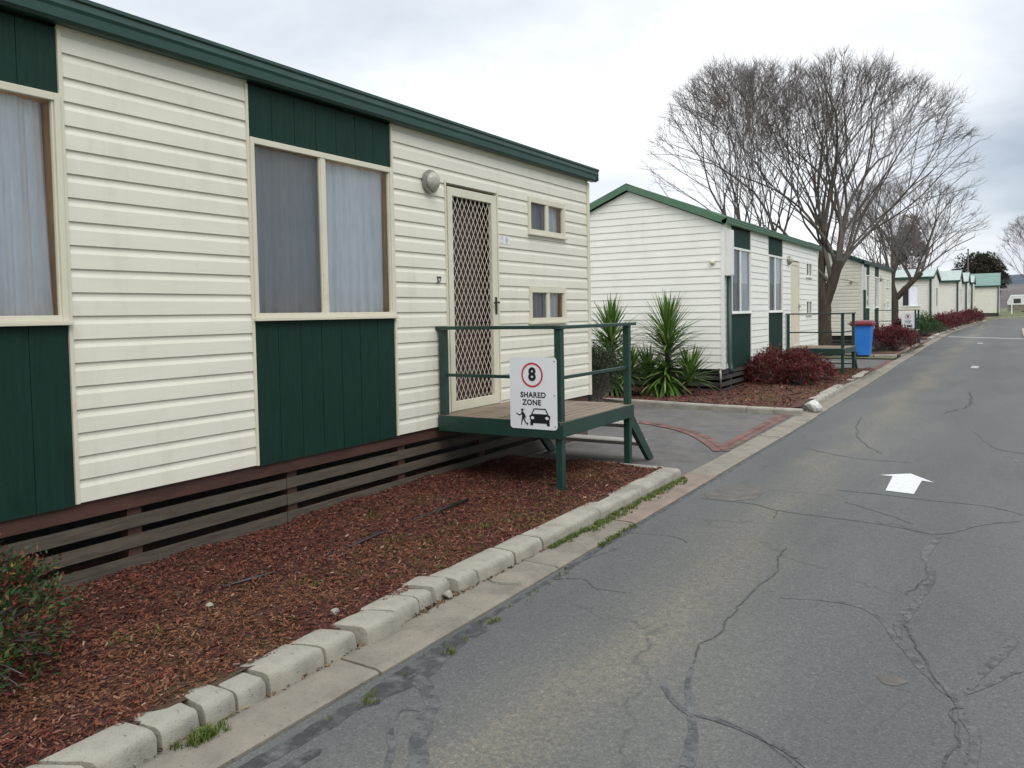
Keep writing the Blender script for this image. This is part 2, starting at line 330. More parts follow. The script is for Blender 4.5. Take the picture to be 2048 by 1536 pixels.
# gutter: concrete strip in lengths with joints
mb = MB(); mr = MB(); j = -6.0; k = 0
JO = [-6,-3.2,-.8,.9,2.62,4.25,5.05,5.42,7.35,9.9,12.1,14.4,17,19.6,22.2,25,28,31,34,37,40,43,46,49,52,56,60,64,68,72]
for a, b in zip(JO, JO[1:]):
    t = mr if (a, b) in ((5.42,7.35),) else mb
    jit = random.uniform(-.008,.008)
    for y0, y1 in zip(*(lambda q:(q[:-1], q[1:]))(ysamp(a+.006, b-.006, 1.5))):
        za, zb = gz(y0), gz(y1); n = len(t.v); h0 = .024+jit*.4
        for y, z in ((y0, za), (y1, zb)):
            x = gx(y); w = .25 if y < 7.2 or 12.4 < y < 20.8 or 26 < y < 36 else .26
            t.v += [(x+jit, y, z-.02), (x+jit, y, z+.010), (x-.03, y, z+h0-.004), (x-w, y, z+h0), (x-w, y, z-.02)]
        for i in range(4): t.f.append((n+i, n+i+1, n+i+6, n+i+5))
        t.f += [(n, n+4, n+3, n+2, n+1), (n+5, n+6, n+7, n+8, n+9)]
tag(mb.build('gutter', M['gutter']), kind='structure'); tag(mr.build('gutter_slab', M['gutter_red']), kind='structure')

# ------------------------------------------------------------------ garden beds
def bedh(x, y): return .014*(sin(x*3.1+y*1.7)+sin(x*7.3-y*5.1)*.6+sin(x*15+y*13)*.4)
def bed(name, y0, y1, xl, xr, z=.085, step=.06, amp=.014):
    ys = ysamp(y0, y1, step); nx = max(2, int((xr-xl)/step)); mb = MB()
    P = [[(xl+(xr-xl)*i/nx, y) for i in range(nx+1)] for y in ys]
    for row in P:
        for x, y in row:
            h = bedh(x, y)*amp/.014+amp*random.uniform(-.25,.25)
            mb.v.append((x, y, gz(y)+z+h))
    for i in range(len(ys)-1):
        for k in range(nx): a = i*(nx+1)+k; mb.f.append((a, a+1, a+nx+2, a+nx+1))
    return tag(mb.build(name, M['mulch'], smooth=True), kind='structure')
bed('garden_bed', -3, 7.12, -4.7, -2.66); bed('garden_bed', 12.30, 20.8, -8.5, -2.62, .10, .12); bed('garden_bed', 27.1, 36.2, -8.5, -2.78, .10, .3)
bed('garden_bed', 42.2, 78, -9, -3.2, .08, .8); bed('garden_bed', 12.5, 14.2, -14, -8.5, .10, .3)
mb = MB(); strip(mb, [-4,7.1], lambda y:-8.3, lambda y:-4.7, .06); strip(mb, [7.1,9.1], lambda y:-8.3, lambda y:-4.5, .062); tag(mb.build('underfloor_soil', M['soil']), kind='structure')
def chips(name, n, y0, y1, xl, xr, z, l0, l1, mat, label=None, cat='mulch', dens=None, lift=.012, hump=True):
    mb = MB()
    for _ in range(n):
        t = random.random(); y = y0+(y1-y0)*(t**1.25 if dens else t); x = random.uniform(xl, xr)
        l = random.uniform(l0, l1); w = l*random.uniform(.2,.45); a = random.gauss(pi/2, .9); tilt = random.gauss(0,.35); roll = random.gauss(0,.5)
        c, s_ = cos(a), sin(a); zz = gz(y)+z+random.uniform(0, lift)+(bedh(x, y) if hump else 0)
        dx = Vector((c*cos(tilt), s_*cos(tilt), sin(tilt)))*l/2; dy = Vector((-s_*cos(roll), c*cos(roll), sin(roll)))*w/2; p = Vector((x, y, zz))
        n0 = len(mb.v); bow = Vector((0,0,w*.3))
        mb.v += [tuple(p-dx-dy*.6), tuple(p+dx*.9-dy), tuple(p+dx+dy*.7), tuple(p-dx*.85+dy)]; mb.f.append((n0, n0+1, n0+2, n0+3))
    return tag(mb.build(name, mat), label, cat, kind='stuff')
chips('bark_mulch', 88000, .9, 7.1, -4.62, -2.685, .090, .008, .031, M['chips'], 'red brown bark chip mulch along the nearest cabin', dens=1)
chips('bark_mulch', 15000, 12.35, 20.8, -7.5, -2.75, .10, .03, .07, M['chips'], 'bark mulch around the yuccas and red shrub of the second cabin')
chips('leaf_litter', 2600, 1.0, 4.7, -2.62, -2.535, .012, .012, .04, M['litter'], 'dry leaf litter caught between kerb stones and gutter', 'leaf litter', lift=.02, hump=False)

# kerb: rounded concrete edging
PROF = [(.006,-.06),(.004,.04),(.0,.072),(-.005,.086),(-.013,.096),(-.026,.102),(-.05,.104),(-.11,.105),(-.165,.104),(-.178,.099),(-.184,.09),(-.186,-.06)]
def kerb_seg(mb, p0, p1, side=1, prof=PROF, z=0, chip=0, sk=(0,0)):
    # p0,p1: front base line points; profile extends to the left of travel direction
    a, b = Vector((p0[0], p0[1], 0)), Vector((p1[0], p1[1], 0)); d = (b-a); L = d.length; d.normalize(); nrm = Vector((d.y, -d.x, 0))*side
    ts = [0, .012/L, *[i/ max(2, int(L/.12)) for i in range(1, max(2, int(L/.12)))], 1-.012/L, 1]; n0 = len(mb.v); m = len(prof)
    for i, t in enumerate(ts):
        sh = .955 if i in (0, len(ts)-1) else 1.0; q = a+(b-a)*t
        for k, (o, h) in enumerate(prof):
            o2 = -.0925+(o+.0925)*sh+ (random.gauss(0,chip) if 0 < k < m-1 else 0); h2 = h*(sh if h > 0 else 1)+(random.gauss(0,chip) if h > 0 else 0)
            v = q+nrm*o2*1.0+d*(o2*(sk[0]+(sk[1]-sk[0])*t)); mb.v.append((v.x, v.y, z+gz(v.y)+h2))
    for i in range(len(ts)-1):
        for k in range(m-1): e = n0+i*m+k; mb.f.append((e, e+m, e+m+1, e+1))
    mb.f.append(tuple(n0+k for k in range(m))); mb.f.append(tuple(n0+(len(ts)-1)*m+k for k in reversed(range(m))))
KX = -2.548
blocks = [ # y0,y1,dx,rot,dz,label
 (1.08,1.475,0,0,0,'kerb stone cut off by the bottom left corner of the photo'),
 (1.49,1.715,.004,.01,.004,'smooth kerb stone lowest in the row, beside the dark asphalt seam'),
 (1.73,1.895,-.004,.03,0,'short kerb stone with a green tuft of grass at its foot'),
 (1.912,2.055,.0,-.01,.003,'kerb stone with a cracked front edge, left piece'),
 (2.062,2.205,.004,-.015,-.002,'kerb stone with a cracked front edge, right piece'),
 (2.222,2.53,.004,.0,.006,'long pale kerb stone between two wide dark joints'),
 (2.545,2.745,0,.01,.002,'kerb stone crossed by a thin dried stem'),
 (2.785,3.02,.03,-.05,.008,'jutting rounded kerb stone pushed out towards the gutter'),
 (3.035,3.235,-.012,.08,.004,'kerb stone set back behind the jutting one, broken off at the back'),
 (3.25,3.375,-.035,.06,-.002,'narrowest kerb stone, wedged between two tilted ones'),
 (3.392,3.55,-.045,.12,.012,'tilted kerb stone with a crumbled corner over loose rubble'),
 (3.575,3.76,-.012,-.03,.002,'kerb stone with a chipped reddish lower corner'),
 (3.768,4.16,-.008,0,.0,'long grey kerb stone just past the broken ones'),
 (4.168,4.50,-.004,0,0,'kerb stone with a hairline joint where the grass verge begins')]
SK = [random.uniform(-.1,.45) for _ in range(len(blocks)+1)]; SK[1] = .55; SK[-1] = 0
for bi, (y0, y1, dx, rot, dz, lab) in enumerate(blocks):
    y0 += .004; y1 -= .004
    mb = MB(); c = (y0+y1)/2; h = (y1-y0)/2
    kerb_seg(mb, (KX+dx+sin(rot)*h, c-h*cos(rot)), (KX+dx-sin(rot)*h, c+h*cos(rot)), z=dz, chip=.0016, sk=(SK[bi], SK[bi+1]))
    o = fixn(mb.build('kerb_stone', M['concrete'], loc=(KX-.09, c, 0), smooth=False)); tag(o, lab, 'kerb stone', 'kerb stones along the nearest garden bed')
    o.data.polygons.foreach_set('use_smooth', [True]*len(o.data.polygons)); o.data.set_sharp_from_angle(angle=radians(42))
def kerb_line(pts, joint, z=0, prof=PROF, chip=.0008):
    mb = MB()
    for p, q in zip(pts, pts[1:]):
        L = hypot(q[0]-p[0], q[1]-p[1]); n = max(1, round(L/joint))
        for i in range(n):
            a = (i+.004)/n; b = (i+1-.004)/n
            kerb_seg(mb, (p[0]+(q[0]-p[0])*a, p[1]+(q[1]-p[1])*a), (p[0]+(q[0]-p[0])*b, p[1]+(q[1]-p[1])*b), z=z, prof=prof, chip=chip)
    return tag(fixn(mb.build('kerb', M['concrete'])), kind='structure')
kerb_line([(KX,-4),(KX,1.06)], .35); kerb_line([(KX,4.508),(KX,7.10)], .88)
LOW = [(0,-.05),(0,.03),(-.01,.05),(-.03,.058),(-.09,.058),(-.11,.05),(-.12,.03),(-.12,-.05)]
LOW2 = [(o, h+.035) for o, h in LOW]
kerb_line([(KX-.19,7.20),(-3.35,7.20)][::1], .6, .035, LOW)
kerb_line([(gx(13)-.22,12.74),(gx(20.8)-.24,20.8)], .9)
kerb_line([(-2.50,12.115),(-3.3,12.16),(-4.4,12.29),(-5.6,12.46),(-8,12.6)], .33, .02, LOW2)
kerb_line([(gx(27.6)-.26,27.6),(gx(36)-.26,36.3)], 1.0); kerb_line([(gx(27)-.35,27.15),(-3.5,26.98),(-6,27.0)], .6, .02, LOW2)
kerb_line([(gx(42)-.3,42.3),(gx(50)-.3,50),(gx(60)-.3,60),(gx(72)-.3,72),(-1.5,78)], 1.0)
kerb_line([(6,86.6),(-3,84.8)], 1.2, .03)
# right-hand kerb bulge far away
mb = MB()
for i, (p, q) in enumerate([((.72,44.6),(.66,46.8)),((.66,46.9),(.68,49)),((.68,49.1),(.7,52)),((.7,52.1),(.72,57)),((1.5,42.6),(.72,44.5))]): kerb_seg(mb, p, q, -1, chip=.004)
tag(fixn(mb.build('kerb', M['concrete'])), kind='structure')
mb = MB(); strip(mb, [42.5,46,52,58,60], lambda y: lerp([(42.5,2.4),(45,.9),(58,.9),(60,2)], y), lambda y: 12, .07); tag(mb.build('grass_verge', M['ground']), kind='structure')
# broken white stone at the second bed corner, small rubble
def rock(name, c, r, mat, lab, cat='stone', group=None, sq=(1,1,.7), seed=1):
    import bmesh
    rr = random.Random(seed); bm = bmesh.new(); bmesh.ops.create_icosphere(bm, subdivisions=2, radius=1)
    ax = [Vector((rr.uniform(-1,1), rr.uniform(-1,1), rr.uniform(-1,1))).normalized() for _ in range(6)]
    for v in bm.verts:
        k = 1
        for a in ax:
            t = v.co.dot(a)
            if t > .62: v.co -= a*(t-.62)*.85
        v.co = Vector((v.co.x*r*sq[0], v.co.y*r*sq[1], v.co.z*r*sq[2]))
    me = bpy.data.meshes.new(name); bm.to_mesh(me); bm.free(); me.materials.append(mat)
    o = bpy.data.objects.new(name, me); o.location = c; COL.objects.link(o); return tag(o, lab, cat, group)
M['whitestone'] = simple('whitewashed_stone', (.50,.50,.46), .85, .2, 9, bmp=.5, dirt=((.14,.15,.07), 9, .55))
rock('broken_stone', (-2.45,12.62,.085), .17, M['whitestone'], 'whitewashed broken concrete lump at the corner where the second bed meets the gutter', 'stone', sq=(.75,1.25,.62), seed=4)
for i, (x, y, r, lab) in enumerate([(-2.56,3.47,.035,'small pale rubble lump in front of the tilted kerb stone'),(-2.80,2.86,.026,'small grey rock on the mulch behind the jutting kerb stone'),(-3.42,2.62,.022,'pale pebble lying in the middle of the near mulch'),(-2.58,3.15,.018,'tiny stone in the gutter gap below the set back kerb stone')]):
    rock('pebble', (x, y, .05 if x > -2.7 else .11), r, M['concrete'], lab, 'pebble', 'loose stones by the kerb', seed=20+i)
# drip hose lying in the mulch
pts = [(-3.62,2.85),(-3.545,3.15),(-3.56,3.45),(-3.52,3.75),(-3.56,4.05),(-3.60,4.4),(-3.58,4.8),(-3.62,5.2)]
mb = MB(); mb.tube([(x, y, .101+.008*sin(i*2.3)) for i, (x, y) in enumerate(pts)], .010, 7)
tag(mb.build('drip_hose', M['black'], loc=(-3.58,4,.1), smooth=True), 'black irrigation hose half buried in the near bark mulch', 'hose')

# ------------------------------------------------------------------ road marks and cracks
def flat(name, poly, mat, z=.004, kind='structure'):
    mb = MB(); mb.add([(x, y, gz(y)+z) for x, y in poly], [tuple(range(len(poly)))]); return tag(fixup(mb.build(name, mat)), kind=kind)
def fixup(o):
    if o.data.polygons and o.data.polygons[0].normal.z < 0: o.data.flip_normals()
    return o
flat('road_arrow', [(-.868,7.42),(-.648,7.38),(-.638,7.99),(-.539,7.945),(-.755,8.285),(-.998,8.095),(-.885,8.08)], M['roadpaint'])
flat('road_mark', [(-.78,23.2),(-.62,23.1),(-.60,23.9),(-.76,24.0)], M['oldpaint'])
flat('road_mark', [(-1.05,38.2),(-.85,38.2),(-.85,39.1),(-1.05,39.1)], M['oldpaint'])
flat('road_line', [(-2.55,46.6),(.7,43.6),(.7,43.95),(-2.55,46.95)], M['roadpaint'])
flat('road_mark', [(.06,9.38),(.22,9.36),(.25,9.5),(.1,9.5)], M['patchlight'])
flat('road_patch', [(-2.19,6.66),(-2.10,6.95),(-1.98,7.18),(-1.83,7.10),(-1.74,6.9),(-1.76,6.62),(-1.9,6.46),(-2.06,6.45),(-2.15,6.55)], M['patch'], .0022)
th = [i*pi/8 for i in range(16)]
flat('road_stain', [(-.40+.055*cos(t)*(1+.2*sin(3*t)), 3.62+.05*sin(t)) for t in th], M['patch'], .0022)
def ribbon(name, pts, w, mat, z=.004, jit=.012, wj=.3, sub=.04, seed=1):
    rr = random.Random(seed); P = []
    for i in range(len(pts)-1):                       # Catmull-Rom through the traced points
        p0, p1, p2, p3 = [Vector(q).to_2d() for q in (pts[max(i-1,0)], pts[i], pts[i+1], pts[min(i+2, len(pts)-1)])]
        n = max(1, int((p2-p1).length/sub))
        for k in range(n):
            u = k/n; P.append(.5*((2*p1)+(p2-p0)*u+(2*p0-5*p1+4*p2-p3)*u*u+(3*p1-p0-3*p2+p3)*u**3))
    P.append(Vector(pts[-1]).to_2d()); N = len(P); mb = MB(); off = [0, 0]; ww = [0, 0]
    for i, q_ in enumerate(P):
        t = i/(N-1); d = (P[min(i+1, N-1)]-P[max(i-1, 0)]); l = d.length or 1; nx, ny = d.y/l, -d.x/l
        W_ = w(t) if callable(w) else w; o = []
        off[0] = off[0]*.82+rr.gauss(0, jit*.8)
        for k in range(2): ww[k] = ww[k]*.78+rr.gauss(0, wj*.42)
        tap = min(1, min(i, N-1-i)/max(1, W_*1.2/sub)+.12)
        for k, sg in ((0, 1), (1, -1)):
            e = off[0]+sg*W_/2*max(.15, 1+ww[k])*tap; mb.v.append((q_.x+nx*e, q_.y+ny*e, gz(q_.y)+z))
    for i in range(N-1): mb.f.append((2*i, 2*i+1, 2*i+3, 2*i+2))
    return mb
def cracks(name, items, mat, z, seed):
    mb = MB()
    for i, (pts, w, jit) in enumerate(items):
        r = ribbon('', pts, w, mat, z+i*.00011, jit, seed=seed+i); mb.add(r.v, r.f)
    return tag(fixup(mb.build(name, mat)), kind='structure')
cracks('road_seam', [([(-2.285,-3),(-2.26,1.0),(-2.235,1.8),(-2.21,2.3),(-2.235,2.9),(-2.25,3.3),(-2.262,4.2),(-2.275,5.2),(-2.28,6.6),(-2.285,9),(-2.29,12)], lambda t: .10 if t < .27 else (.075 if t < .42 else .035), .004),
   ([(-2.17,2.35),(-2.16,2.65),(-2.2,2.95),(-2.22,3.3)], .06, .006), ([(-2.16,1.2),(-2.12,1.75),(-2.10,2.05)], .05, .006)], M['seam'], .0012, 11)
cracks('crack_sealant', [
   ([(-2.171,2.70),(-2.03,2.61),(-1.936,2.515),(-1.883,2.387),(-1.807,2.244),(-1.72,2.10),(-1.66,1.7)], lambda t: .072*(1-.35*t), .003), ([(-1.90,2.47),(-1.94,2.45),(-2.02,2.42),(-1.98,2.30),(-1.86,2.17),(-1.77,2.0),(-1.7,1.7)], .026, .003),
   ([(-2.285,5.16),(-2.19,4.90),(-2.2,4.74),(-2.29,4.45),(-2.28,4.2)], .022, .002),
   ([(-1.03,4.39),(-.84,4.46),(-.64,4.445),(-.527,4.31),(-.41,4.03),(-.286,3.77),(-.155,3.56)], lambda t: .018+.022*t, .003),
   ([(.023,4.37),(-.035,4.11),(-.086,3.86),(-.142,3.64)], lambda t: .05*(1-.5*t), .004), ([(.07,4.0),(-.03,3.82),(-.13,3.62)], .018, .003), ([(-.15,3.57),(-.131,3.4),(-.09,3.3),(-.095,3.05),(-.10,2.6)], .034, .004),
   ([(-.38,6.1),(-.43,5.6),(-.38,5.28),(-.376,4.94),(-.40,4.62),(-.435,4.29),(-.405,4.1)], lambda t: .02+.035*abs(sin(3*pi*t)), .004),
   ([(-2.16,6.46),(-1.748,6.459),(-1.48,6.32),(-.97,6.28),(-.63,6.22),(-.38,6.16),(-.153,6.545),(.09,6.8)], .020, .004),
   ([(-1.244,7.27),(-.85,7.25),(-.445,7.2),(-.136,7.19),(.12,7.0)], .016, .004), ([(-1.1,6.85),(-.8,6.6),(-.55,6.35)], .012, .004),
   ([(-1.165,3.37),(-1.11,3.15),(-1.04,2.97),(-.98,2.82),(-.93,2.6),(-.90,2.2)], lambda t: .016+.05*t, .004), ([(-1.22,3.15),(-1.12,3.0),(-1.02,2.93)], .024, .004),
   ([(-1.02,2.94),(-.85,2.93),(-.65,2.84),(-.48,2.7),(-.3,2.5)], .020, .004),
   ([(-.35,11.5),(-.1,10.2),(.2,9.9)], .018, .004), ([(-1.9,9.3),(-1.3,8.9),(-.8,8.9)], .012, .004)], M['sealant'], .0016, 31)
cracks('open_crack', [
   ([(-.44,4.32),(-.36,4.1),(-.27,3.82),(-.19,3.60),(-.155,3.5),(-.185,3.42),(-.165,3.3),(-.14,3.18),(-.165,3.08),(-.17,2.9),(-.15,2.4)], .010, .007),
   ([(-.46,4.75),(-.42,5.0),(-.39,5.2),(-.405,5.35)], .008, .01), ([(-1.22,5.35),(-1.2,5.07),(-1.16,4.8),(-1.19,4.37),(-1.17,3.82),(-1.215,3.59),(-1.165,3.37)], .008, .007),
   ([(-1.5,6.32),(-1.46,6.05)], .008, .006), ([(-2.26,4.05),(-2.1,4.15),(-1.95,4.05),(-1.75,4.1)], .007, .008), ([(-2.28,5.2),(-2.0,5.25),(-1.8,5.15)], .006, .008),
   ([(-1.75,12.3),(-1.6,10.8),(-1.35,9.8),(-1.15,9.3)], .010, .01), ([(-.62,16.6),(-.5,14.6),(-.75,13.2)], .02, .02), ([(-.95,2.97),(-.75,2.9),(-.5,2.7)], .006, .006)], M['crack'], .0038, 61)
cracks('kerb_crack', [([(-2.6,3.86),(-2.45,3.80),(-2.32,3.86)], .006, .006)], M['crack'], .030, 71)
def brick_band(pts, z, rows=2, bw=.19, rh=.098):
    P = []; out = MB(); rr = random.Random(5)
    for i in range(len(pts)-1):
        p0, p1, p2, p3 = [Vector(q).to_2d() for q in (pts[max(i-1,0)], pts[i], pts[i+1], pts[min(i+2, len(pts)-1)])]
        for k in range(40): u = k/40; P.append(.5*((2*p1)+(p2-p0)*u+(2*p0-5*p1+4*p2-p3)*u*u+(3*p1-p0-3*p2+p3)*u**3))
    P.append(Vector(pts[-1]).to_2d()); S_ = [0]
    for p, q in zip(P, P[1:]): S_.append(S_[-1]+(q-p).length)
    def at(s_):
        s_ = min(max(s_, 0), S_[-1]); i = max(0, min(len(P)-2, next((k for k in range(len(S_)) if S_[k] > s_), len(P)-1)-1)); t = (s_-S_[i])/max(1e-6, S_[i+1]-S_[i]); d = (P[i+1]-P[i]).normalized(); return P[i]+(P[i+1]-P[i])*t, Vector((d.y, -d.x))
    for r in range(rows):
        s0 = -bw/2*(r % 2)
        while s0 < S_[-1]:
            a0, a1 = max(s0+.005, 0), min(s0+bw-.005, S_[-1])
            if a1-a0 > .02:
                (pa, na), (pb, nb) = at(a0), at(a1); o0, o1 = (r-rows/2)*rh+.004, (r+1-rows/2)*rh-.004; h = z+rr.uniform(-.001,.001)
                V = [pa+na*o0, pb+nb*o0, pb+nb*o1, pa+na*o1]; out.add([(v.x, v.y, gz(v.y)+h) for v in V], [(0,1,2,3)])
            s0 += bw
    o = out.build('brick_band', M['brickisl'])
    for p in o.data.polygons: pass
    return tag(fixn(o), kind='structure')
M['brickisl'] = islands('red_stamped_brick', [(0,(.095,.05,.042)),(.5,(.155,.07,.056)),(1,(.205,.095,.075))], .85)
bn = M['brickisl'].node_tree; _bs = bn.nodes['Principled BSDF']; _c = _bs.inputs['Base Color'].links[0].from_socket
bn.links.new(mix(bn, _c, (.115,.10,.088), ramp(bn, noise(bn, 5, 6, .7), [(.42, (0,0,0)), (.68, (.8,.8,.8))])), _bs.inputs['Base Color'])
brick_band([(-2.68,8.85),(-2.70,10),(-2.735,12.08)], .024)
brick_band([(-2.63,8.62),(-2.95,9.18),(-3.35,9.75),(-3.9,10.22),(-4.6,10.5),(-6.5,10.75)], .027)
brick_band([(-2.8,21.2),(-2.82,22.5),(-2.86,25.8)], .024); brick_band([(-3.02,36.8),(-3.05,38.5),(-3.06,42)], .024)

# grass tufts
def tuft(mb, x, y, z, n, h, r):
    for _ in range(n):
        a = random.uniform(0, 2*pi); d = random.uniform(0, r); px, py = x+d*cos(a), y+d*sin(a); l = h*random.uniform(.5,1.1); b = random.uniform(0,2*pi); ln = l*random.uniform(.2,.9); w = .0016+.03*l*.5
        q = Vector((-sin(b), cos(b), 0))*w; p = Vector((px, py, z)); t1 = p+Vector((cos(b)*ln*.35, sin(b)*ln*.35, l*.6)); t2 = p+Vector((cos(b)*ln, sin(b)*ln, l*.85))
        n0 = len(mb.v); mb.v += [tuple(p-q), tuple(p+q), tuple(t1+q*.7), tuple(t1-q*.7), tuple(t2)]; mb.f += [(n0, n0+1, n0+2, n0+3), (n0+3, n0+2, n0+4)]
mb = MB()
for _ in range(330):
    y = random.uniform(4.55, 7.1); tuft(mb, KX+.012+abs(random.gauss(0,.02))*(1+1.2*(y > 5)), y, .02, 12, .032, .02)
for _ in range(34): tuft(mb, KX+.03+random.uniform(-.01,.05), random.gauss(1.86,.05), .02, 12, .04, .02)
for _ in range(50): y = random.uniform(4.8,5.4); tuft(mb, -2.29+random.gauss(0,.012), y, .005, 9, .03, .02)
for _ in range(25): y = random.uniform(2.0,4.3); tuft(mb, -2.22+random.gauss(0,.03), y, .003, 6, .02, .015)
for y, x in ((3.36,-2.2),(2.95,-2.17),(2.42,-2.2)):
    for _ in range(7): tuft(mb, x+random.gauss(0,.015), y+random.gauss(0,.02), .003, 9, .025, .015)
tag(mb.build('grass', M['grass']), 'green grass and weeds growing in the kerb and gutter joints', 'grass', kind='stuff')
mb = MB()
for _ in range(170):
    y = random.uniform(3.2, 7.0); x = -2.78-abs(random.gauss(0,.35)); tuft(mb, x, y, .09, 7, .022, .03)
for cx_, cy_ in ((-3.2,3.75),(-3.45,4.0),(-3.05,4.6),(-3.3,3.1),(-2.95,5.6),(-3.9,4.4),(-3.0,2.6),(-3.4,2.2)):
    for _ in range(12): tuft(mb, cx_+random.gauss(0,.05), cy_+random.gauss(0,.06), .09, 8, .03, .03)
for _ in range(300): tuft(mb, random.uniform(-3.9,-2.8), random.uniform(12.6,20.6), .10, 6, .035, .05)
tag(mb.build('weeds', M['grass']), 'sparse low weeds sprouting through the bark mulch beds', 'weeds', kind='stuff')
mb = MB(); strip(mb, [26.02,27.0], lambda y:-6, lambda y: gx(y)-.3, .05); tag(mb.build('grass_strip', M['ground']), kind='structure')

# ------------------------------------------------------------------ cabins
PITCH = .13
FLAT = False
def siding(mb, fn, a0, a1, z0, z1, zb):
    # fn(a, off, z) -> xyz ; a0,a1 floats or functions of z
    A0 = a0 if callable(a0) else (lambda z: a0); A1 = a1 if callable(a1) else (lambda z: a1)
    prof = [(0,.0145),(PITCH,.003)] if FLAT else [(0,.014),(.082,.012),(.104,.004),(PITCH,.002)]
    k = math.floor((z0-zb)/PITCH+1e-6)
    while zb+k*PITCH < z1-1e-6:
        zc = zb+k*PITCH
        for (h0, o0), (h1, o1) in zip(prof, prof[1:]):
            za, zd = zc+h0, zc+h1
            if zd <= z0+1e-6 or za >= z1-1e-6: continue
            zA, zD = max(za, z0), min(zd, z1); oA = o0+(o1-o0)*(zA-za)/(zd-za); oD = o0+(o1-o0)*(zD-za)/(zd-za)
            if A1(zA)-A0(zA) < .01: continue
            mb.add([fn(A0(zA), oA, zA), fn(A1(zA), oA, zA), fn(A1(zD), oD, zD), fn(A0(zD), oD, zD)], [(0,1,2,3)])
        if zc > z0+1e-6 and A1(zc)-A0(zc) > .01:
            mb.add([fn(A0(zc), .002, zc), fn(A1(zc), .002, zc), fn(A1(zc), .014, zc), fn(A0(zc), .014, zc)], [(0,1,2,3)])
        k += 1
def text_mesh(txt, size, extrude=.001, bold=0.0, align='CENTER', spacing=1.0):
    cu = bpy.data.curves.new('t', 'FONT'); cu.body = txt; cu.size = size; cu.extrude = extrude; cu.offset = bold; cu.align_x = align; cu.align_y = 'CENTER'; cu.space_character = spacing; cu.resolution_u = 4
    o = bpy.data.objects.new('t', cu); COL.objects.link(o); dg = bpy.context.evaluated_depsgraph_get(); me = bpy.data.meshes.new_from_object(o.evaluated_get(dg))
    mb = MB(); mb.v = [tuple(v.co) for v in me.vertices]; mb.f = [tuple(p.vertices) for p in me.polygons]
    bpy.data.objects.remove(o); return mb
def window(par, X, y0, y1, z0, z1, fr=.032, trim=M['trim'], near=False, sill=True, curt=True, jamb=True, screen=True, mull=.045, split=.5, gap=.14):
    ym = y0+(y1-y0)*split
    w = MB(); d0, d1 = -.009, .030
    w.box(X+d0, X+d1, y0, y0+fr, z0, z1); w.box(X+d0, X+d1, y1-fr, y1, z0, z1)
    w.box(X+d0, X+d1-.002, y0+fr, y1-fr, z1-fr*1.3, z1); w.box(X+d0, X+d1-.002, y0+fr, y1-fr, z0, z0+fr)
    w.box(X-.012, X+.024, ym-mull/2, ym+mull/2, z0+fr, z1-fr*1.3)
    for a, b in ((y0+fr, ym-mull/2), (ym+mull/2, y1-fr)):           # thin sash rims
        r = .012
        w.box(X-.012, X+.018, a, a+r, z0+fr, z1-fr*1.3); w.box(X-.012, X+.018, b-r, b, z0+fr, z1-fr*1.3)
    if sill: w.box(X-.0, X+.052, y0-.012, y1+.012, z0-.022, z0)
    wo = w.build('window', trim, par, bevel=.003)
    for a, b in ((y0+fr, ym-mull/2), (ym+mull/2, y1-fr)):
        p = MB(); p.add([(X-.002, a, z0+fr), (X-.002, b, z0+fr), (X-.002, b, z1-fr*1.3), (X-.002, a, z1-fr*1.3)], [(0,1,2,3)]); p.build('pane', M['glass'], wo)
    if screen:
        p = MB(); xx = X+.006; p.add([(xx, y0+fr+.012, z0+fr), (xx, ym-mull/2-.012, z0+fr), (xx, ym-mull/2-.012, z1-fr*1.3), (xx, y0+fr+.012, z1-fr*1.3)], [(0,1,2,3)]); p.build('fly_screen', M['screen'], wo)
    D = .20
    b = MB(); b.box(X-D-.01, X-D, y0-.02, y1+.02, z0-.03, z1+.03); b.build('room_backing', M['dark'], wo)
    if jamb:
        j = MB(); j.box(X-D, X-.0105, y1-fr*.8, y1-.002, z0, z1); j.box(X-D, X-.0105, y0+.002, y0+fr*.8, z0, z1); j.box(X-D, X-.0105, y0+fr*.8, y1-fr*.8, z1-fr*1.2, z1-.002); j.box(X-D, X-.0105, y0+fr*.8, y1-fr*.8, z0+.002, z0+fr*.9)
        j.build('timber_jamb', M['brown'], wo)
    if curt:
        c = MB(); a, e = y0+fr+.0, y1-fr-gap*.04; n = int((e-a)/.006)+2; rows = 7; g2 = gap*.25; ph = random.uniform(0,6)
        xs = X-(.03 if near else .075)
        for r in range(rows):
            t = r/(rows-1); z = z1-.03-(z1-z0-.06)*t
            for i in range(n):
                u = a+(e-a)*i/(n-1); amp = (.008+.010*t)*(.5 if near else 1)
                c.v.append((xs+amp*(sin(u*62+ph+t*.8*sin(u*5))+.5*sin(u*140+ph*2+t))+.013*sin(u*19+t*1.5+ph), u-(.03*t*sin(u*9+ph) if gap else 0), z))
        for r in range(rows-1):
            for i in range(n-1): q = r*n+i; c.f.append((q, q+n, q+n+1, q+1))
        c.build('curtain', M['curtain'], wo, smooth=True)
    return wo

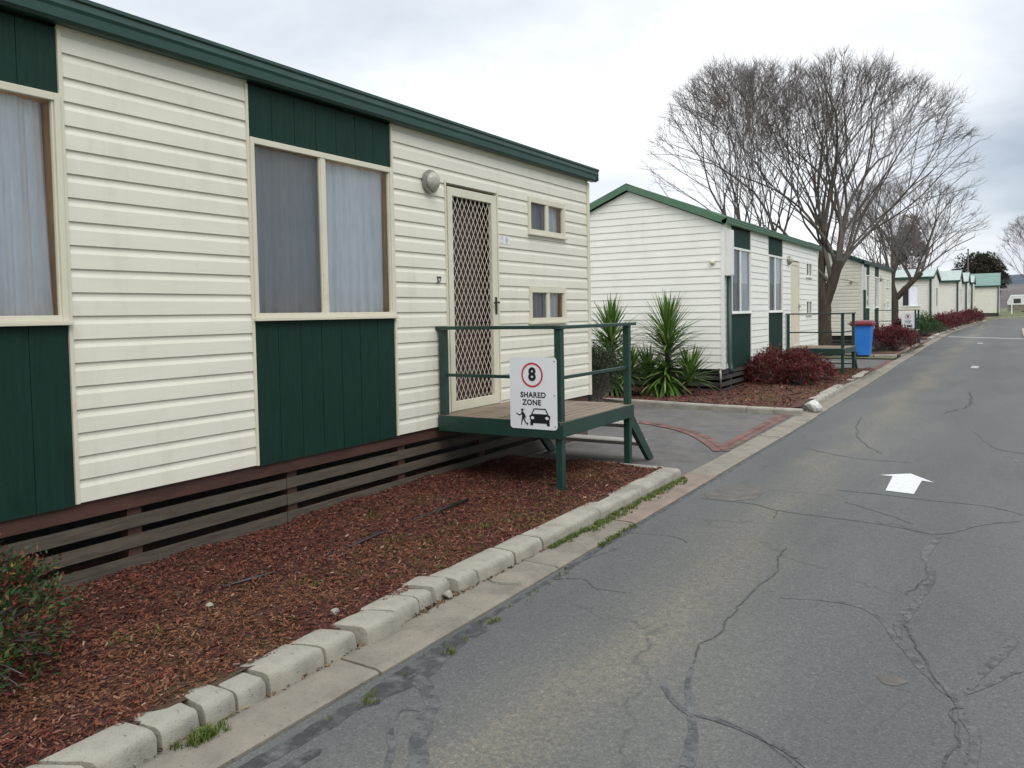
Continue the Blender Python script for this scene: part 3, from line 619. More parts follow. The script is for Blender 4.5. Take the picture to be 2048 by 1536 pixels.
def cabin(name, label, X, Y0, L, zo, F, sid, trim, skirt=M['oldwood'], fas=M['fascia'], fh=.145, detail=True, W=3.62, group='cream cabins with green panels'):
    # F: dict of features in absolute y. z offsets zo on the standard heights
    zb, zt = .545+zo, 3.155+zo; Y1 = Y0+L
    t = thing(name, label, 'cabin', (X-W/2, (Y0+Y1)/2, .08), group)
    wm = MB(); fn = lambda a, o, z: (X+o, a, z)
    holes = sorted(F['wins'])                      # full-height green panel + window bays
    cuts = [Y0]
    for y0, y1 in holes: cuts += [y0, y1]
    cuts.append(Y1); bays = [(cuts[i], cuts[i+1]) for i in range(0, len(cuts), 2)]
    dY0, dY1, dz = F['door'][0], F['door'][1], 2.765+zo
    for a, b in bays[:-1]: siding(wm, fn, a, b, zb, zt, zb)
    a, b = bays[-1]; siding(wm, fn, a, dY0, zb, zt, zb); siding(wm, fn, dY0, dY1, dz, zt, zb)
    sw0, sw1 = F['small']; zs = [1.46+zo, 1.84+zo, 2.42+zo, 2.81+zo]
    siding(wm, fn, dY1, sw0, zb, zt, zb); siding(wm, fn, sw1, b, zb, zt, zb)
    for q0, q1 in ((zb, zs[0]), (zs[1], zs[2]), (zs[3], zt)): siding(wm, fn, sw0, sw1, q0, q1, zb)
    sl = .41; zr = zt+sl*W/2                       # gables (both ends), back wall
    f0 = lambda z: X-W+max(0, (z-zt)/sl); f1 = lambda z: X-max(0, (z-zt)/sl)
    siding(wm, lambda a, o, z: (a, Y0-o, z), f0, f1, zb, zr, zb); siding(wm, lambda a, o, z: (-a+2*X-W, Y1+o, z), f0, f1, zb, zr, zb)
    siding(wm, lambda a, o, z: (X-W-o, -a+Y0+Y1, z), Y0, Y1, zb, zt, zb)
    wm.build('wall', sid, t)
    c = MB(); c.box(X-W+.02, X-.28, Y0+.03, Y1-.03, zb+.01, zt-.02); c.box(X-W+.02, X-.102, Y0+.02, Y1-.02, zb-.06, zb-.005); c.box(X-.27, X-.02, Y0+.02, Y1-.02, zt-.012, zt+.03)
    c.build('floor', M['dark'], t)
    e = .023
    def tbox(*q): m_ = MB(); m_.box(*q); m_.build('trim', trim, t)
    for yy in [Y0, Y1-.045]: tbox(X-.03, X+e, yy-(.02 if yy == Y0 else 0), yy+.045+(0 if yy == Y0 else .02), zb-.004, zt-.02)
    for y0, y1 in holes: tbox(X-.01, X+.020, y0-.022, y0, zb-.003, zt-.02); tbox(X-.01, X+.020, y1, y1+.022, zb-.003, zt-.02)
    tbox(X-.01, X+.021, dY0-.02, dY0-.001, zb, dz+.02); tbox(X-.01, X+.021, dY1+.001, dY1+.022, zb, dz+.02)
    for y0, y1 in holes:
        for z0, z1 in ((zb-.012, 1.532+zo), (2.785+zo, zt-.02)):
            p = MB(); n = 7 if detail else 1; w_ = (y1-y0)/n
            for i in range(n): p.box(X-.02, X+.008, y0+i*w_+(.0022 if i else 0), y0+(i+1)*w_-.0022, z0, z1)
            p.box(X-.03, X+.003, y0, y1, z0+.002, z1-.002)
            p.build('green_panel', M['panel'], t)
        window(t, X, y0+.001, y1-.001, 1.556+zo, 2.783+zo, trim=trim, split=.46, near=F.get('near', False))
    for z0, z1 in ((zs[0], zs[1]), (zs[2], zs[3])):
        window(t, X, sw0, sw1, z0, z1, fr=.045, trim=trim, mull=.05, sill=True, screen=True, gap=.0, curt=not F.get('near'))
    # door: fixed frame, hinged screen door
    fz = .655+zo
    db = MB(); db.box(X-.10, X-.09, dY0, dY1, fz-.1, dz); db.build('inner_door', M['darkdoor'] if not F.get('paledoor') else sid, t)
    rv = MB(); rv.box(X-.09, X-.001, dY0, dY0+.004, fz-.1, dz); rv.box(X-.09, X-.001, dY1-.004, dY1, fz-.1, dz); rv.box(X-.09, X-.001, dY0+.004, dY1-.004, dz-.004, dz); rv.box(X-.09, X+.01, dY0, dY1, zb, fz-.005); rv.build('door_frame', trim, t)
    dd = MB(); g = .022; st = .075; x0, x1 = X-.02, X+.018; a, b, p, q = dY0+g, dY1-.004, fz, dz-.032
    dd.box(x0, x1, a, a+st, p, q); dd.box(x0, x1, b-st-.02, b, p, q); dd.box(x0, x1-.001, a+st, b-st-.02, q-st*1.05, q); dd.box(x0, x1-.001, a+st, b-st-.02, p, p+.09)
    dr = dd.build('door', trim if not F.get('paledoor') else M['doorbeige'], t, bevel=.003)
    la, lb, lp, lq = a+st, b-st-.02, p+.09, q-st*1.05
    lt = MB(); dw, dh = .0735, .122; sw_ = .0075
    if F.get('paledoor'):
        lt.box(x0+.004, x1-.012, la, lb, lp, lq); lt.build('door_panel', M['doorbeige'], dr)
    else:
        k0 = -int((lq-lp)/dh)-3
        for s in (1, -1):
            for k in range(k0, int((lb-la)/dw)+abs(k0)+2):
                # line: y = ya + s*(z-lp)*dw/dh
                ya = la+k*dw; z_a, z_b = lp, lq; f = lambda z: ya+s*(z-lp)*dw/dh
                g_ = lambda y: lp+s*(y-ya)*dh/dw
                zz = sorted([g_(la), g_(lb)]); z_a = max(lp, zz[0]); z_b = min(lq, zz[1])
                if z_b-z_a > .01: lt.bar((X-.004+.0025*s, f(z_a), z_a), (X-.004+.0025*s, f(z_b), z_b), .0035 if False else .004, sw_) if False else lt.add([(X-.003+.002*s, f(z_a)-sw_/1.7, z_a), (X-.003+.002*s, f(z_a)+sw_/1.7, z_a), (X-.003+.002*s, f(z_b)+sw_/1.7, z_b), (X-.003+.002*s, f(z_b)-sw_/1.7, z_b)], [(0,1,2,3)])
        lt.build('diamond_mesh', M['lattice'], dr)
    h = MB(); hy = b-.045; hz = 1.64+zo; h.box(X+.018, X+.026, hy-.016, hy+.016, hz-.085, hz+.085); h.tube([(X+.026, hy, hz+.03), (X+.055, hy, hz+.03)], .008, 8); h.bar((X+.055, hy+.01, hz+.03), (X+.055, hy-.085, hz+.025), .014, .016)
    h.build('handle', M['black'], dr)
    # bulkhead lamp
    ly, lz = F['lamp'], 2.735+zo
    l = MB(); l.lathe((X+.008, ly, lz), (1,0,0), [(0,.095),(.035,.105),(.05,.100),(.052,.088)], 28); lo = l.build('wall_lamp', M['steel'], t, smooth=False)
    l = MB(); l.lathe((X+.058, ly, lz), (1,0,0), [(0,.087),(.02,.083),(.042,.062),(.055,.03),(.058,.004)], 28); l.build('lamp_glass', M['lampglass'], lo, smooth=True)
    # roof
    ov = .10; xr = X-W/2; r = MB(); zf = zt+fh-.035; amp = .009; n = int((L+.16)/.0475); th_ = .012
    for sgn in (1, -1):
        xe = X+ov-.01 if sgn == 1 else X-W-ov+.01; base = len(r.v)
        for i in range(n+1):
            y = Y0-.08+(L+.16)*i/n; dz_ = amp*cos(i*pi/2)
            r.v += [(xe, y, zf+dz_), (xr, y, zf+dz_+sl*abs(xe-xr))]
        for i in range(n): q0 = base+2*i; r.f.append((q0, q0+1, q0+3, q0+2) if sgn == -1 else (q0, q0+2, q0+3, q0+1))
    ro = r.build('roof', fas if detail else M['roof'], t)
    rc = MB(); zr2 = zf+sl*(W/2+ov-.01)+.012
    rc.prism([(-.16,-.16*sl),(0,0),(.16,-.16*sl),(.16,-.16*sl+.008),(0,.012),(-.16,-.16*sl+.008)], lambda u, v, tt: (xr+u, tt, zr2+v), Y0-.10, Y1+.10); rc.build('ridge_cap', fas, ro)
    for yy in (Y0-.10, Y1+.075):
        for sgn in (1, -1):
            xe = xr+sgn*(W/2+ov+.012)
            zl = zf+.02; zh = zf+.02+sl*(W/2+ov+.012)
            pts = [(xe, zl-.13), (xr, zh-.13), (xr, zh), (xe, zl)]
            bg = MB(); bg.prism(pts, lambda u, v, tt: (u, tt, v), yy, yy+.025); fixn(bg.build('barge_board', F.get('barge', fas), t))
    for sgn in (1, -1):
        gu = MB()
        xo = X if sgn == 1 else X-W
        pr = [(.012,.0),(ov-.02,-.005),(ov,.012),(ov+.004,fh*.42),(ov+.014,fh*.55),(ov+.010,fh*.8),(ov+.022,fh*.86),(ov+.022,fh),(ov+.008,fh),(ov-.012,fh-.03),(.012,fh-.06)]
        gu.prism(pr, lambda u, v, tt: (xo+sgn*u, tt, zt+v), Y0-.10, Y1+.10); fixn(gu.build('gutter', fas, t))
    # base: bearer, stumps, skirting boards
    be = MB(); be.box(X-.10, X-.012, Y0+.03, Y1-.03, zb-.10, zb-.0015); be.box(X-W+.04, X-.1, Y0+.035, Y0+.09, zb-.10, zb-.012); be.build('bearer', M['bearer'] if skirt is M['oldwood'] else skirt, t)
    y = F.get('stump0', Y0+.6)
    while y < Y1-.1:
        s_ = MB(); s_.box(X-.13, X-.045, y, y+.09, .02, zb-.10); s_.build('stump', M['bearer'] if skirt is M['oldwood'] else M['darkwood'], t); y += 1.25
    for k, (z0, z1) in enumerate(((.325,.398),(.203,.276),(.03,.152))):
        z0 += zo*.6; z1 += zo*.6
        for (a_, b_) in ((Y0+.02, Y0+L*.42), (Y0+L*.42+.008, Y1-.02)):
            s_ = MB(); s_.bar((X-.034, a_, (z0+z1)/2+random.uniform(-.004,.004)), (X-.034, b_, (z0+z1)/2+random.uniform(-.004,.004)), .02, z1-z0); s_.build('skirting_board', skirt, t)
        s_ = MB(); s_.box(X-W+.03, X-.05, Y0+.005, Y0+.028, z0, z1); s_.box(X-W+.03, X-.05, Y1-.028, Y1-.005, z0, z1); s_.box(X-W+.02, X-W+.045, Y0+.03, Y1-.03, z0, z1); s_.build('skirting_board', skirt, t)
    return t
M['doorbeige'] = simple('beige_door', (.66,.59,.46), .5, .1, 4)
c1 = cabin('cabin', 'nearest cream weatherboard cabin with green panels and a diamond mesh screen door numbered 37', -4.4, .5, 8.5, 0,
  dict(wins=[(1.03,2.512),(3.797,5.28)], door=(6.045,6.905), small=(7.53,8.365), lamp=5.787, stump0=1.6), M['siding'], M['trim'])
n = text_mesh('37', .085, .002, .002)
mb = MB(); mb.add([(-4.4+.016+z, 5.91+x*.8, 1.868+y) for x, y, z in n.v], n.f); mb.build('house_number', M['signblack'], c1)
# worn twin round stickers beside the door
M['sticker'] = simple('sticker_grey', (.42,.43,.50), .5, .2, 30); M['stickerpink'] = simple('sticker_pink', (.62,.48,.50), .5, .2, 30); M['stickerwhite'] = simple('sticker_white', (.74,.74,.72), .5, .03)
mb = MB(); mb.box(-4.392,-4.3835, 6.94,7.15,2.268,2.347); st = mb.build('sticker', M['stickerwhite'], c1)
for cy, mt in ((6.99,'stickerpink'),(7.085,'sticker')):
    mb = MB(); R0, R1 = .033, .026
    for k in range(24):
        a, b = 2*pi*k/24, 2*pi*(k+1)/24
        mb.add([(-4.3825, cy+r*cos(t), 2.308+r*sin(t)) for r, t in ((R0,a),(R0,b),(R1,b),(R1,a))], [(0,1,2,3)])
    for k in range(6 if mt == 'sticker' else 3):
        a = 2*pi*k/6; mb.add([(-4.3822, cy+.012*cos(a)+.007*cos(t), 2.308+.012*sin(a)+.007*sin(t)) for t in [i*pi/4 for i in range(8)]], [tuple(range(8))])
    mb.build('ring_mark', M[mt], st)
FLAT = True
c2 = cabin('cabin', 'second cream cabin with a green edged gable behind the spiky yuccas', -4.37, 14.42, 8.45, -.055,
  dict(wins=[(14.90,16.22),(17.62,18.90)], door=(19.70,20.62), small=(21.40,22.12), lamp=19.45, paledoor=1, near=1, barge=M['fascia_light']), M['siding_white'], M['trim_white'], M['darkwood'], M['fascia_light'], fh=.115)
FLAT = False
c3 = cabin('cabin', 'third cream cabin, behind the blue bin and the forked bare tree', -4.52, 31.75, 8.6, .0,
  dict(wins=[(32.15,33.6),(35.0,36.2)], door=(37.0,37.9), small=(38.7,39.4), lamp=36.6, paledoor=1, near=1), M['siding_yellow'], M['trim_white'], M['darkwood'], M['fascia'], fh=.12, detail=False)
# meter box, downpipe and gable lamp on the second cabin
mb = MB(); mb.box(-4.365,-4.25,14.50,14.70,2.18,3.0)
for k in range(4): mb.box(-4.25,-4.238,14.515+k*.048,14.535+k*.048,2.2,2.98)
mb.build('meter_box', M['trim_white'], c2)
mb = MB(); mb.tube([(-4.30,14.58,2.17),(-4.30,14.58,.62),(-4.27,14.56,.50),(-4.25,14.52,.42)], .045, 10); mb.build('downpipe', M['greenpaint'], c2, smooth=True)
mb = MB(); mb.tube([(-4.40,14.36,.5),(-4.40,14.36,.12)], .018, 8); mb.tube([(-4.40,14.34,.46),(-4.38,14.26,.46),(-4.38,14.23,.42)], .016, 8); mb.tube([(-4.43,14.3,.5),(-4.36,14.3,.5)], .012, 8); mb.build('garden_tap', M['steel'], c2, smooth=True)
mb = MB(); mb.lathe((-4.55,14.405,2.42), (0,-1,0), [(0,.05),(.02,.05),(.05,.035),(.06,.01)], 14); mb.build('gable_lamp', M['trim'], c2, smooth=True)
mb = MB(); mb.box(-4.9,-4.84,31.68,31.74,2.45,2.52); mb.tube([(-4.87,31.68,2.48),(-4.87,31.45,2.55)], .012, 6); mb.tube([(-5.2,31.42,2.60),(-4.87,31.45,2.55),(-4.6,31.42,2.42)], .015, 6); mb.build('antenna', M['steel'], c3)
mb = MB(); mb.box(-4.51,-4.40,31.80,32.0,2.2,3.02); mb.build('meter_box', M['trim_white'], c3)
mb = MB(); mb.tube([(-4.44,31.88,2.2),(-4.44,31.88,.5)], .045, 8); mb.build('downpipe', M['greenpaint'], c3)

# gable-fronted cabins further along (gable faces the road, long side faces the camera)
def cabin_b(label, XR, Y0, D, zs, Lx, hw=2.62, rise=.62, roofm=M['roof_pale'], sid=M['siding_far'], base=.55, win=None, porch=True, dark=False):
    Y1 = Y0+D; zt = zs+base+hw; zb = zs+base; ym = (Y0+Y1)/2
    t = thing('cabin', label, 'cabin', (XR-Lx/2, ym, zs), 'gable fronted cabins at the far end')
    wm = MB(); xl = XR-Lx
    if win: 
        a, b, c, d = win
        for A0, A1, B0, B1 in ((xl, a, zb, zt), (b, XR, zb, zt), (a, b, zb, c), (a, b, d, zt)): siding(wm, lambda q, o, z: (q, Y0-o, z), A0, A1, B0, B1, zb)
    else: siding(wm, lambda q, o, z: (q, Y0-o, z), xl, XR, zb, zt, zb)
    sl = rise/(D/2)
    siding(wm, lambda q, o, z: (XR+o, q, z), lambda z: Y0+max(0, (z-zt)/sl), lambda z: Y1-max(0, (z-zt)/sl), zb, zt+rise, zb)
    siding(wm, lambda q, o, z: (xl-o, Y0+Y1-q, z), lambda z: Y0+max(0, (z-zt)/sl), lambda z: Y1-max(0, (z-zt)/sl), zb, zt+rise, zb)
    siding(wm, lambda q, o, z: (XR+xl-q, Y1+o, z), xl, XR, zb, zt, zb); wm.build('wall', sid, t)
    r = MB(); ov = .15
    for s in (1, -1):
        ye = ym-s*(D/2+ov); ze = zt+.10; zr = zt+.10+sl*(D/2+ov); n = int((Lx+.2)/.1); b0 = len(r.v)
        for i in range(n+1):
            x = xl-.1+(Lx+.2)*i/n; dz_ = .012*(i % 2); r.v += [(x, ye, ze+dz_), (x, ym, zr+dz_)]
        for i in range(n): q = b0+2*i; r.f.append((q, q+2, q+3, q+1) if s == 1 else (q, q+1, q+3, q+2))
    r.build('roof', roofm, t)
    f = MB(); f.box(xl-.1, XR+.1, Y0-ov-.03, Y0-ov, zt-.03, zt+.115); f.build('gutter', M['fascia'], t)
    f = MB(); f.box(xl-.1, XR+.1, Y1+ov, Y1+ov+.03, zt-.03, zt+.115); f.build('gutter', M['fascia'], t)
    for s in (1, -1): bb = MB(); bb.prism([(ym-s*(D/2+ov), zt-.03), (ym, zt+sl*(D/2+ov)-.03), (ym, zt+sl*(D/2+ov)+.13), (ym-s*(D/2+ov), zt+.13)], lambda u, v, tt: (tt, u, v), XR+.1, XR+.125); fixn(bb.build('barge_board', M['fascia'], t))
    p = MB(); p.tube([(XR-.06, Y0-.05, zt-.02), (XR-.06, Y0-.05, zs+.1)], .05, 8); p.build('downpipe', M['greenpaint'], t)
    k = MB(); k.box(xl+.05, XR-.03, Y0+.02, Y1-.02, zs-.1, zb-.01); k.build('skirting', M['darkwood'], t)
    if win:
        a, b, c, d = win; w = MB(); w.box(a-.03, a+.03, Y0-.04, Y0+.03, c, d); w.box(b-.03, b+.03, Y0-.04, Y0+.03, c, d); w.box(a+.03, b-.03, Y0-.039, Y0+.03, d-.05, d); w.box(a-.06, b+.06, Y0-.05, Y0+.03, c-.03, c+.03); w.box(a+(b-a)*.42-.03, a+(b-a)*.42+.03, Y0-.03, Y0+.02, c+.03, d-.05)
        wo = w.build('window', M['trim_white'], t)
        g = MB(); g.box(a+.03, a+(b-a)*.42-.03, Y0+.0, Y0+.01, c+.03, d-.05); g.build('fly_screen', M['darkglass'], wo)
        g = MB(); g.box(a+(b-a)*.42+.03, b-.03, Y0+.0, Y0+.01, c+.03, d-.05); g.build('curtain', M['curtain'], wo)
    w = MB(); w.box(XR-.02, XR+.03, Y0+D*.55, Y0+D*.55+1.0, zs+1.55, zs+2.75); wo = w.build('window', M['trim_white'], t)
    g = MB(); g.box(XR+.03, XR+.036, Y0+D*.55+.06, Y0+D*.55+.94, zs+1.61, zs+2.69); g.build('pane', M['darkglass'], wo)
    return t
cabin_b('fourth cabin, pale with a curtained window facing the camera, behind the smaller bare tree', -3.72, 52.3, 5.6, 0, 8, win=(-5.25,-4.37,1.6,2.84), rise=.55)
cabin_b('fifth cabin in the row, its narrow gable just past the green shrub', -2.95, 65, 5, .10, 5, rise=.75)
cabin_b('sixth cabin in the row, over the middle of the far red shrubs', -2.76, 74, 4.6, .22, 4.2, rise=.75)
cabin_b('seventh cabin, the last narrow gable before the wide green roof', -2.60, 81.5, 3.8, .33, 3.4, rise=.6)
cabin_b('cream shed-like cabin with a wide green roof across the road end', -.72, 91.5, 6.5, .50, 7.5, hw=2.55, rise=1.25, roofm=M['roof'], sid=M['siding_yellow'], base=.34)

# ------------------------------------------------------------------ decks
def deck(label, XF, YA, YB, XW, zo=0, gnd=.05):
    # XF: post line x, XW: wall x, YA..YB post centres
    t = thing('entry_deck', label, 'deck', ((XF+XW)/2, (YA+YB)/2, gnd), 'green railed entry decks')
    fz = .655+zo; p = .031; tz = 1.42+zo
    for i, (x, y, z0) in enumerate(((XF, YA, gnd-.05), (XF, YB, gnd-.05), (XW+.065, YA, .50+zo))):
        m = MB(); m.box(x-p, x+p, y-p, y+p, z0, tz); m.build('post', M['greenpaint'], t, bevel=.004)
    m = MB(); m.box(XF-.035, XF+.045, YA-.05, YB+.14, tz, tz+.030); m.build('top_rail', M['greenpaint'], t, bevel=.005)
    m = MB(); m.box(XW+.01, XF-.03, YA-.045, YA+.035, tz+.002, tz+.032); m.build('top_rail', M['greenpaint'], t, bevel=.005)
    m = MB(); m.box(XF-.012, XF+.012, YA+p, YB-p, 1.0+zo, 1.028+zo); m.build('mid_rail', M['greenpaint'], t, bevel=.003)
    m = MB(); m.box(XW+.105, XF-p, YA-.012, YA+.012, 1.0+zo, 1.028+zo); m.build('mid_rail', M['greenpaint'], t, bevel=.003)
    m = MB(); m.box(XF+.032, XF+.056, YA-.05, YB+.03, .53+zo, fz-.003); m.box(XW+.03, XF+.032, YA-.056, YA-.032, .512+zo, fz-.002); m.box(XW+.03, XF-.04, YB-.02, YB+.015, .515+zo, fz-.030); m.build('bearer', M['greenpaint'], t, bevel=.003)
    x = XW+.03; i = 0
    while x < XF+.05:
        w = min(.088, XF+.052-x); m = MB()
        yb = YB+.05; ya = YA-.053
        m.box(x, x+w-.006, ya if not (XF-.06 < x+w/2 < XF+.04) else ya, yb, fz-.026, fz+random.uniform(-.002,.002)); m.build('floor_board', M['deckwood'], t); x += .09; i += 1
    # stairs going away along +y
    for k, (yy, zz) in enumerate(((YB+.10,.44+zo),(YB+.34,.225+zo))):
        m = MB(); m.box(XW+.12, XF-.03, yy, yy+.24, zz-.035, zz); m.build('tread', M['tread'], t, bevel=.004)
    for xx in (XF+.0, XW+.09):
        m = MB(); m.prism([(YB+.04,.60+zo),(YB+.62,gnd-.02),(YB+.49,gnd-.02),(YB+.04,.44+zo)], lambda u, v, tt: (tt, u, v), xx-.022, xx+.022); fixn(m.build('stringer', M['greenpaint'], t))
    return t
d1 = deck('nearest green railed timber deck at the number 37 door', -3.155, 5.89, 7.285, -4.4)
mb = MB(); mb.box(-3.26,-3.13,5.84,5.96,1.4505,1.4535); mb.box(-3.20,-3.17,5.86,6.10,1.4535,1.456); mb.build('joining_plate', M['steel'], d1)
deck('second green railed deck, to the left of the blue wheelie bin', -3.13, 19.22, 20.70, -4.37, .0)
deck('third green railed deck, carrying a small round emblem sign', -3.05, 35.0, 36.3, -4.52, .0)
# ------------------------------------------------------------------ sign
def build_sign(loc, label):
    # local: u along +x (0..w), v up
    W_, H_ = .452, .602; x0, y0, z0 = loc
    t = thing('speed_sign', label, 'sign', (x0+W_/2, y0, z0))
    def rr(w, h, r, ox, oz):
        P = []
        for cx_, cz_, a0 in ((w-r, h-r, 0), (r, h-r, pi/2), (r, r, pi), (w-r, r, 1.5*pi)):
            for i in range(6): a = a0+i*pi/10; P.append((x0+ox+cx_+r*cos(a), z0+oz+cz_+r*sin(a)))
        return P
    m = MB(); m.prism(rr(W_, H_, .03, 0, 0), lambda u, v, tt: (u, tt, v), y0, y0+.003); fixn(m.build('plate', M['signwhite'], t))
    def shape(name, polys, mat, d=.0016):
        m = MB()
        for P in polys: m.add([(x0+W_*u, y0-d, z0+H_*v) for u, v in P], [tuple(range(len(P)))])
        return m.build(name, mat, t)
    m = MB(); Ri, Ro = .088, .104; c = (x0+W_*.485, z0+H_*.755)
    for k in range(64):
        a, b = 2*pi*k/64, 2*pi*(k+1)/64; m.add([(c[0]+r*cos(q), y0-.0016, c[1]+r*sin(q)) for r, q in ((Ri,a),(Ro,a),(Ro,b),(Ri,b))], [(0,1,2,3)])
    m.build('ring', M['signred'], t)
    def txt(s, size, u, v, name, bold, sx=1, sp=1.0):
        q = text_mesh(s, size, .0004, bold, spacing=sp); m = MB(); m.add([(x0+W_*u+X_*sx, y0-.0016-z, z0+H_*v+Y_) for X_, Y_, z in q.v], q.f); m.build(name, M['signblack'], t)
    txt('8', .150, .485, .757, 'numeral', .006, .95); txt('SHARED', .064, .50, .475, 'lettering', .0016, .98, 1.08); txt('ZONE', .064, .47, .370, 'lettering', .0016, .98, 1.08)
    # walking child figure
    head = [(.262+.027*cos(a), .262+.021*sin(a)) for a in [i*pi/8 for i in range(16)]]
    tris = [head, [(.30,.262),(.315,.272),(.30,.279)],
      [(.235,.236),(.285,.238),(.330,.190),(.348,.150),(.330,.146),(.318,.172),(.312,.142),(.250,.132),(.258,.190)],
      [(.250,.222),(.205,.198),(.150,.212),(.140,.203),(.155,.198),(.200,.180),(.256,.200)], [(.140,.203),(.128,.212),(.146,.222),(.155,.210)],
      [(.250,.134),(.285,.140),(.262,.098),(.250,.062),(.252,.050),(.228,.050),(.236,.066),(.240,.100)],
      [(.280,.140),(.314,.142),(.330,.108),(.362,.078),(.380,.092),(.392,.084),(.372,.048),(.360,.055),(.358,.060),(.318,.090)]]
    shape('child_symbol', tris, M['signblack'])
    car = [[(.415,.180),(.440,.112),(.835,.112),(.860,.180),(.850,.195),(.800,.215),(.475,.215),(.428,.195)],[(.432,.112),(.432,.052),(.490,.052),(.495,.080),(.500,.112)],[(.775,.112),(.780,.080),(.785,.052),(.843,.052),(.843,.112)],
      [(.440,.112),(.835,.112),(.835,.085),(.440,.085)], [(.455,.213),(.478,.213),(.530,.280),(.510,.290)], [(.797,.213),(.822,.213),(.765,.290),(.745,.280)], [(.508,.276),(.770,.276),(.762,.293),(.516,.293)]]
    shape('car_symbol', car, M['signblack'])
    lamp = [[(cx_+.036*cos(a), .160+.021*sin(a)) for a in [i*pi/8 for i in range(16)]] for cx_ in (.483,.790)]
    shape('headlight_symbol', lamp, M['signwhite'], .0026)
    m = MB()
    for v in (.95,.48,.05): m.lathe((x0+W_*.955, y0-.0005, z0+H_*v), (0,-1,0), [(0,.006),(.003,.005)], 10)
    m.build('bolt', M['steel'], t)
    return t
sg = build_sign((-3.600, 5.828, .586), 'white shared zone sign with red ringed 8 on the nearest deck post')
s3 = copy_tree(sg); s3.location = (-3.30, 34.93, .72); s3['label'] = 'distant white round emblem sign hanging on the third deck railing'

# ------------------------------------------------------------------ wheelie bin
bx, by, bz = -3.80, 26.9, .07
t = thing('wheelie_bin', 'blue wheelie bin with a dark red lid beside the second deck', 'wheelie bin', (bx, by, bz))
m = MB()
def ring(w, d, z, cy=0): return [(bx-w/2, by-d/2+cy, z), (bx+w/2, by-d/2+cy, z), (bx+w/2, by+d/2+cy, z), (bx-w/2, by+d/2+cy, z)]
lv = [ring(.44,.50,bz+.03), ring(.47,.54,bz+.30), ring(.55,.66,bz+.93), ring(.60,.71,bz+.935), ring(.60,.71,bz+.975)]
vs = [p for r_ in lv for p in r_]; fs = [(3,2,1,0), (16,17,18,19)]+[(4*i+k, 4*i+(k+1)%4, 4*i+4+(k+1)%4, 4*i+4+k) for i in range(4) for k in range(4)]
m.add(vs, fs); m.build('body', M['binblue'], t, bevel=.02)
m = MB(); L_ = [ring(.65,.77,bz+.94), ring(.66,.78,bz+1.01), ring(.60,.68,bz+1.07), ring(.46,.50,bz+1.10)]
m.add([p for r_ in L_ for p in r_], [(3,2,1,0), (12,13,14,15)]+[(4*i+k, 4*i+(k+1)%4, 4*i+4+(k+1)%4, 4*i+4+k) for i in range(3) for k in range(4)]); ld = m.build('lid', M['binred'], t, bevel=.015)
m = MB(); m.tube([(bx-.34, by-.2, bz+.99), (bx-.40, by-.2, bz+1.0), (bx-.40, by+.2, bz+1.0), (bx-.34, by+.2, bz+.99)], .015, 8); m.build('handle', M['binred'], t)
for s in (-1, 1):
    m = MB(); m.lathe((bx-.20, by+s*.29-(.02 if s > 0 else .0)*0, bz+.05+.03), (0,s,0), [(0,.09),(.04,.09),(.045,.07)], 20); m.build('wheel', M['rubber'], t)

# ------------------------------------------------------------------ plants
def leaf(mb, p, d, nrm, l, w):
    d = d.normalized(); s = d.cross(nrm)
    if s.length < 1e-4: s = d.orthogonal()
    s = s.normalized()*w/2; k = nrm.normalized()*l*.08; n0 = len(mb.v)
    mb.v += [tuple(p), tuple(p+d*l*.35+s+k), tuple(p+d*l), tuple(p+d*l*.35-s+k)]; mb.f.append((n0, n0+1, n0+2, n0+3))
def rv(): 
    while 1:
        v = Vector((random.uniform(-1,1), random.uniform(-1,1), random.uniform(-1,1)))
        if .05 < v.length < 1: return v.normalized()
def shrub(name, label, cat, base, lobes, n, l0, l1, mat, w=.4, group=None, stems=True, up=.25, sprays=True):
    t = thing(name, label, cat, base, group); fo = MB(); sm = MB(); B = Vector(base)
    tot = sum(r[3]*r[4] for r in lobes)
    for (ox, oy, oz, rx, rz) in lobes:
        c = B+Vector((ox, oy, oz)); ns = int(n*rx*rz/tot/9)
        for _ in range(ns):
            v = rv(); 
            if v.z < -.5: v.z = -v.z*.5
            rad = random.uniform(.45,1)**.5; q = c+Vector((v.x*rx, v.y*rx, v.z*rz))*rad*random.uniform(.85,1.1)
            if q.z < B.z+.02: q.z = B.z+random.uniform(.02,.12)
            ax = (v+Vector((0,0,up))+rv()*.5).normalized()
            for j in range(9):                      # a small spray of leaflets
                d = (ax+rv()*.8).normalized(); p = q+ax*random.uniform(-.4,.6)*l1*2+rv()*l1*.5
                leaf(fo, p, d, (rv()*.7+Vector((0,0,1))), random.uniform(l0, l1), random.uniform(l0, l1)*w)
            if stems and random.random() < .35: sm.tube([(B.x+ox*.6+random.gauss(0,.05), B.y+oy*.6+random.gauss(0,.05), B.z-.02), tuple(B*.4+q*.6+Vector((0,0,.02))), tuple(q)], [.006,.004,.002], 4, False)
    fo.build('foliage', mat, t)
    if stems and sm.v: sm.build('stems', M['twig'], t)
    return t
shrub('nandina_shrub', 'low mixed green and red nandina shrub at the left edge below the near green panel', 'shrub', (-3.98,1.72,.08),
  [(.0,0,.22,.42,.25),(-.3,-.2,.28,.42,.26),(.26,.0,.15,.36,.22),(.40,-.32,.14,.42,.24),(-.1,.12,.2,.3,.22),(.0,-.5,.2,.5,.3)], 19000, .018, .042, M['mixleaf'], .42)
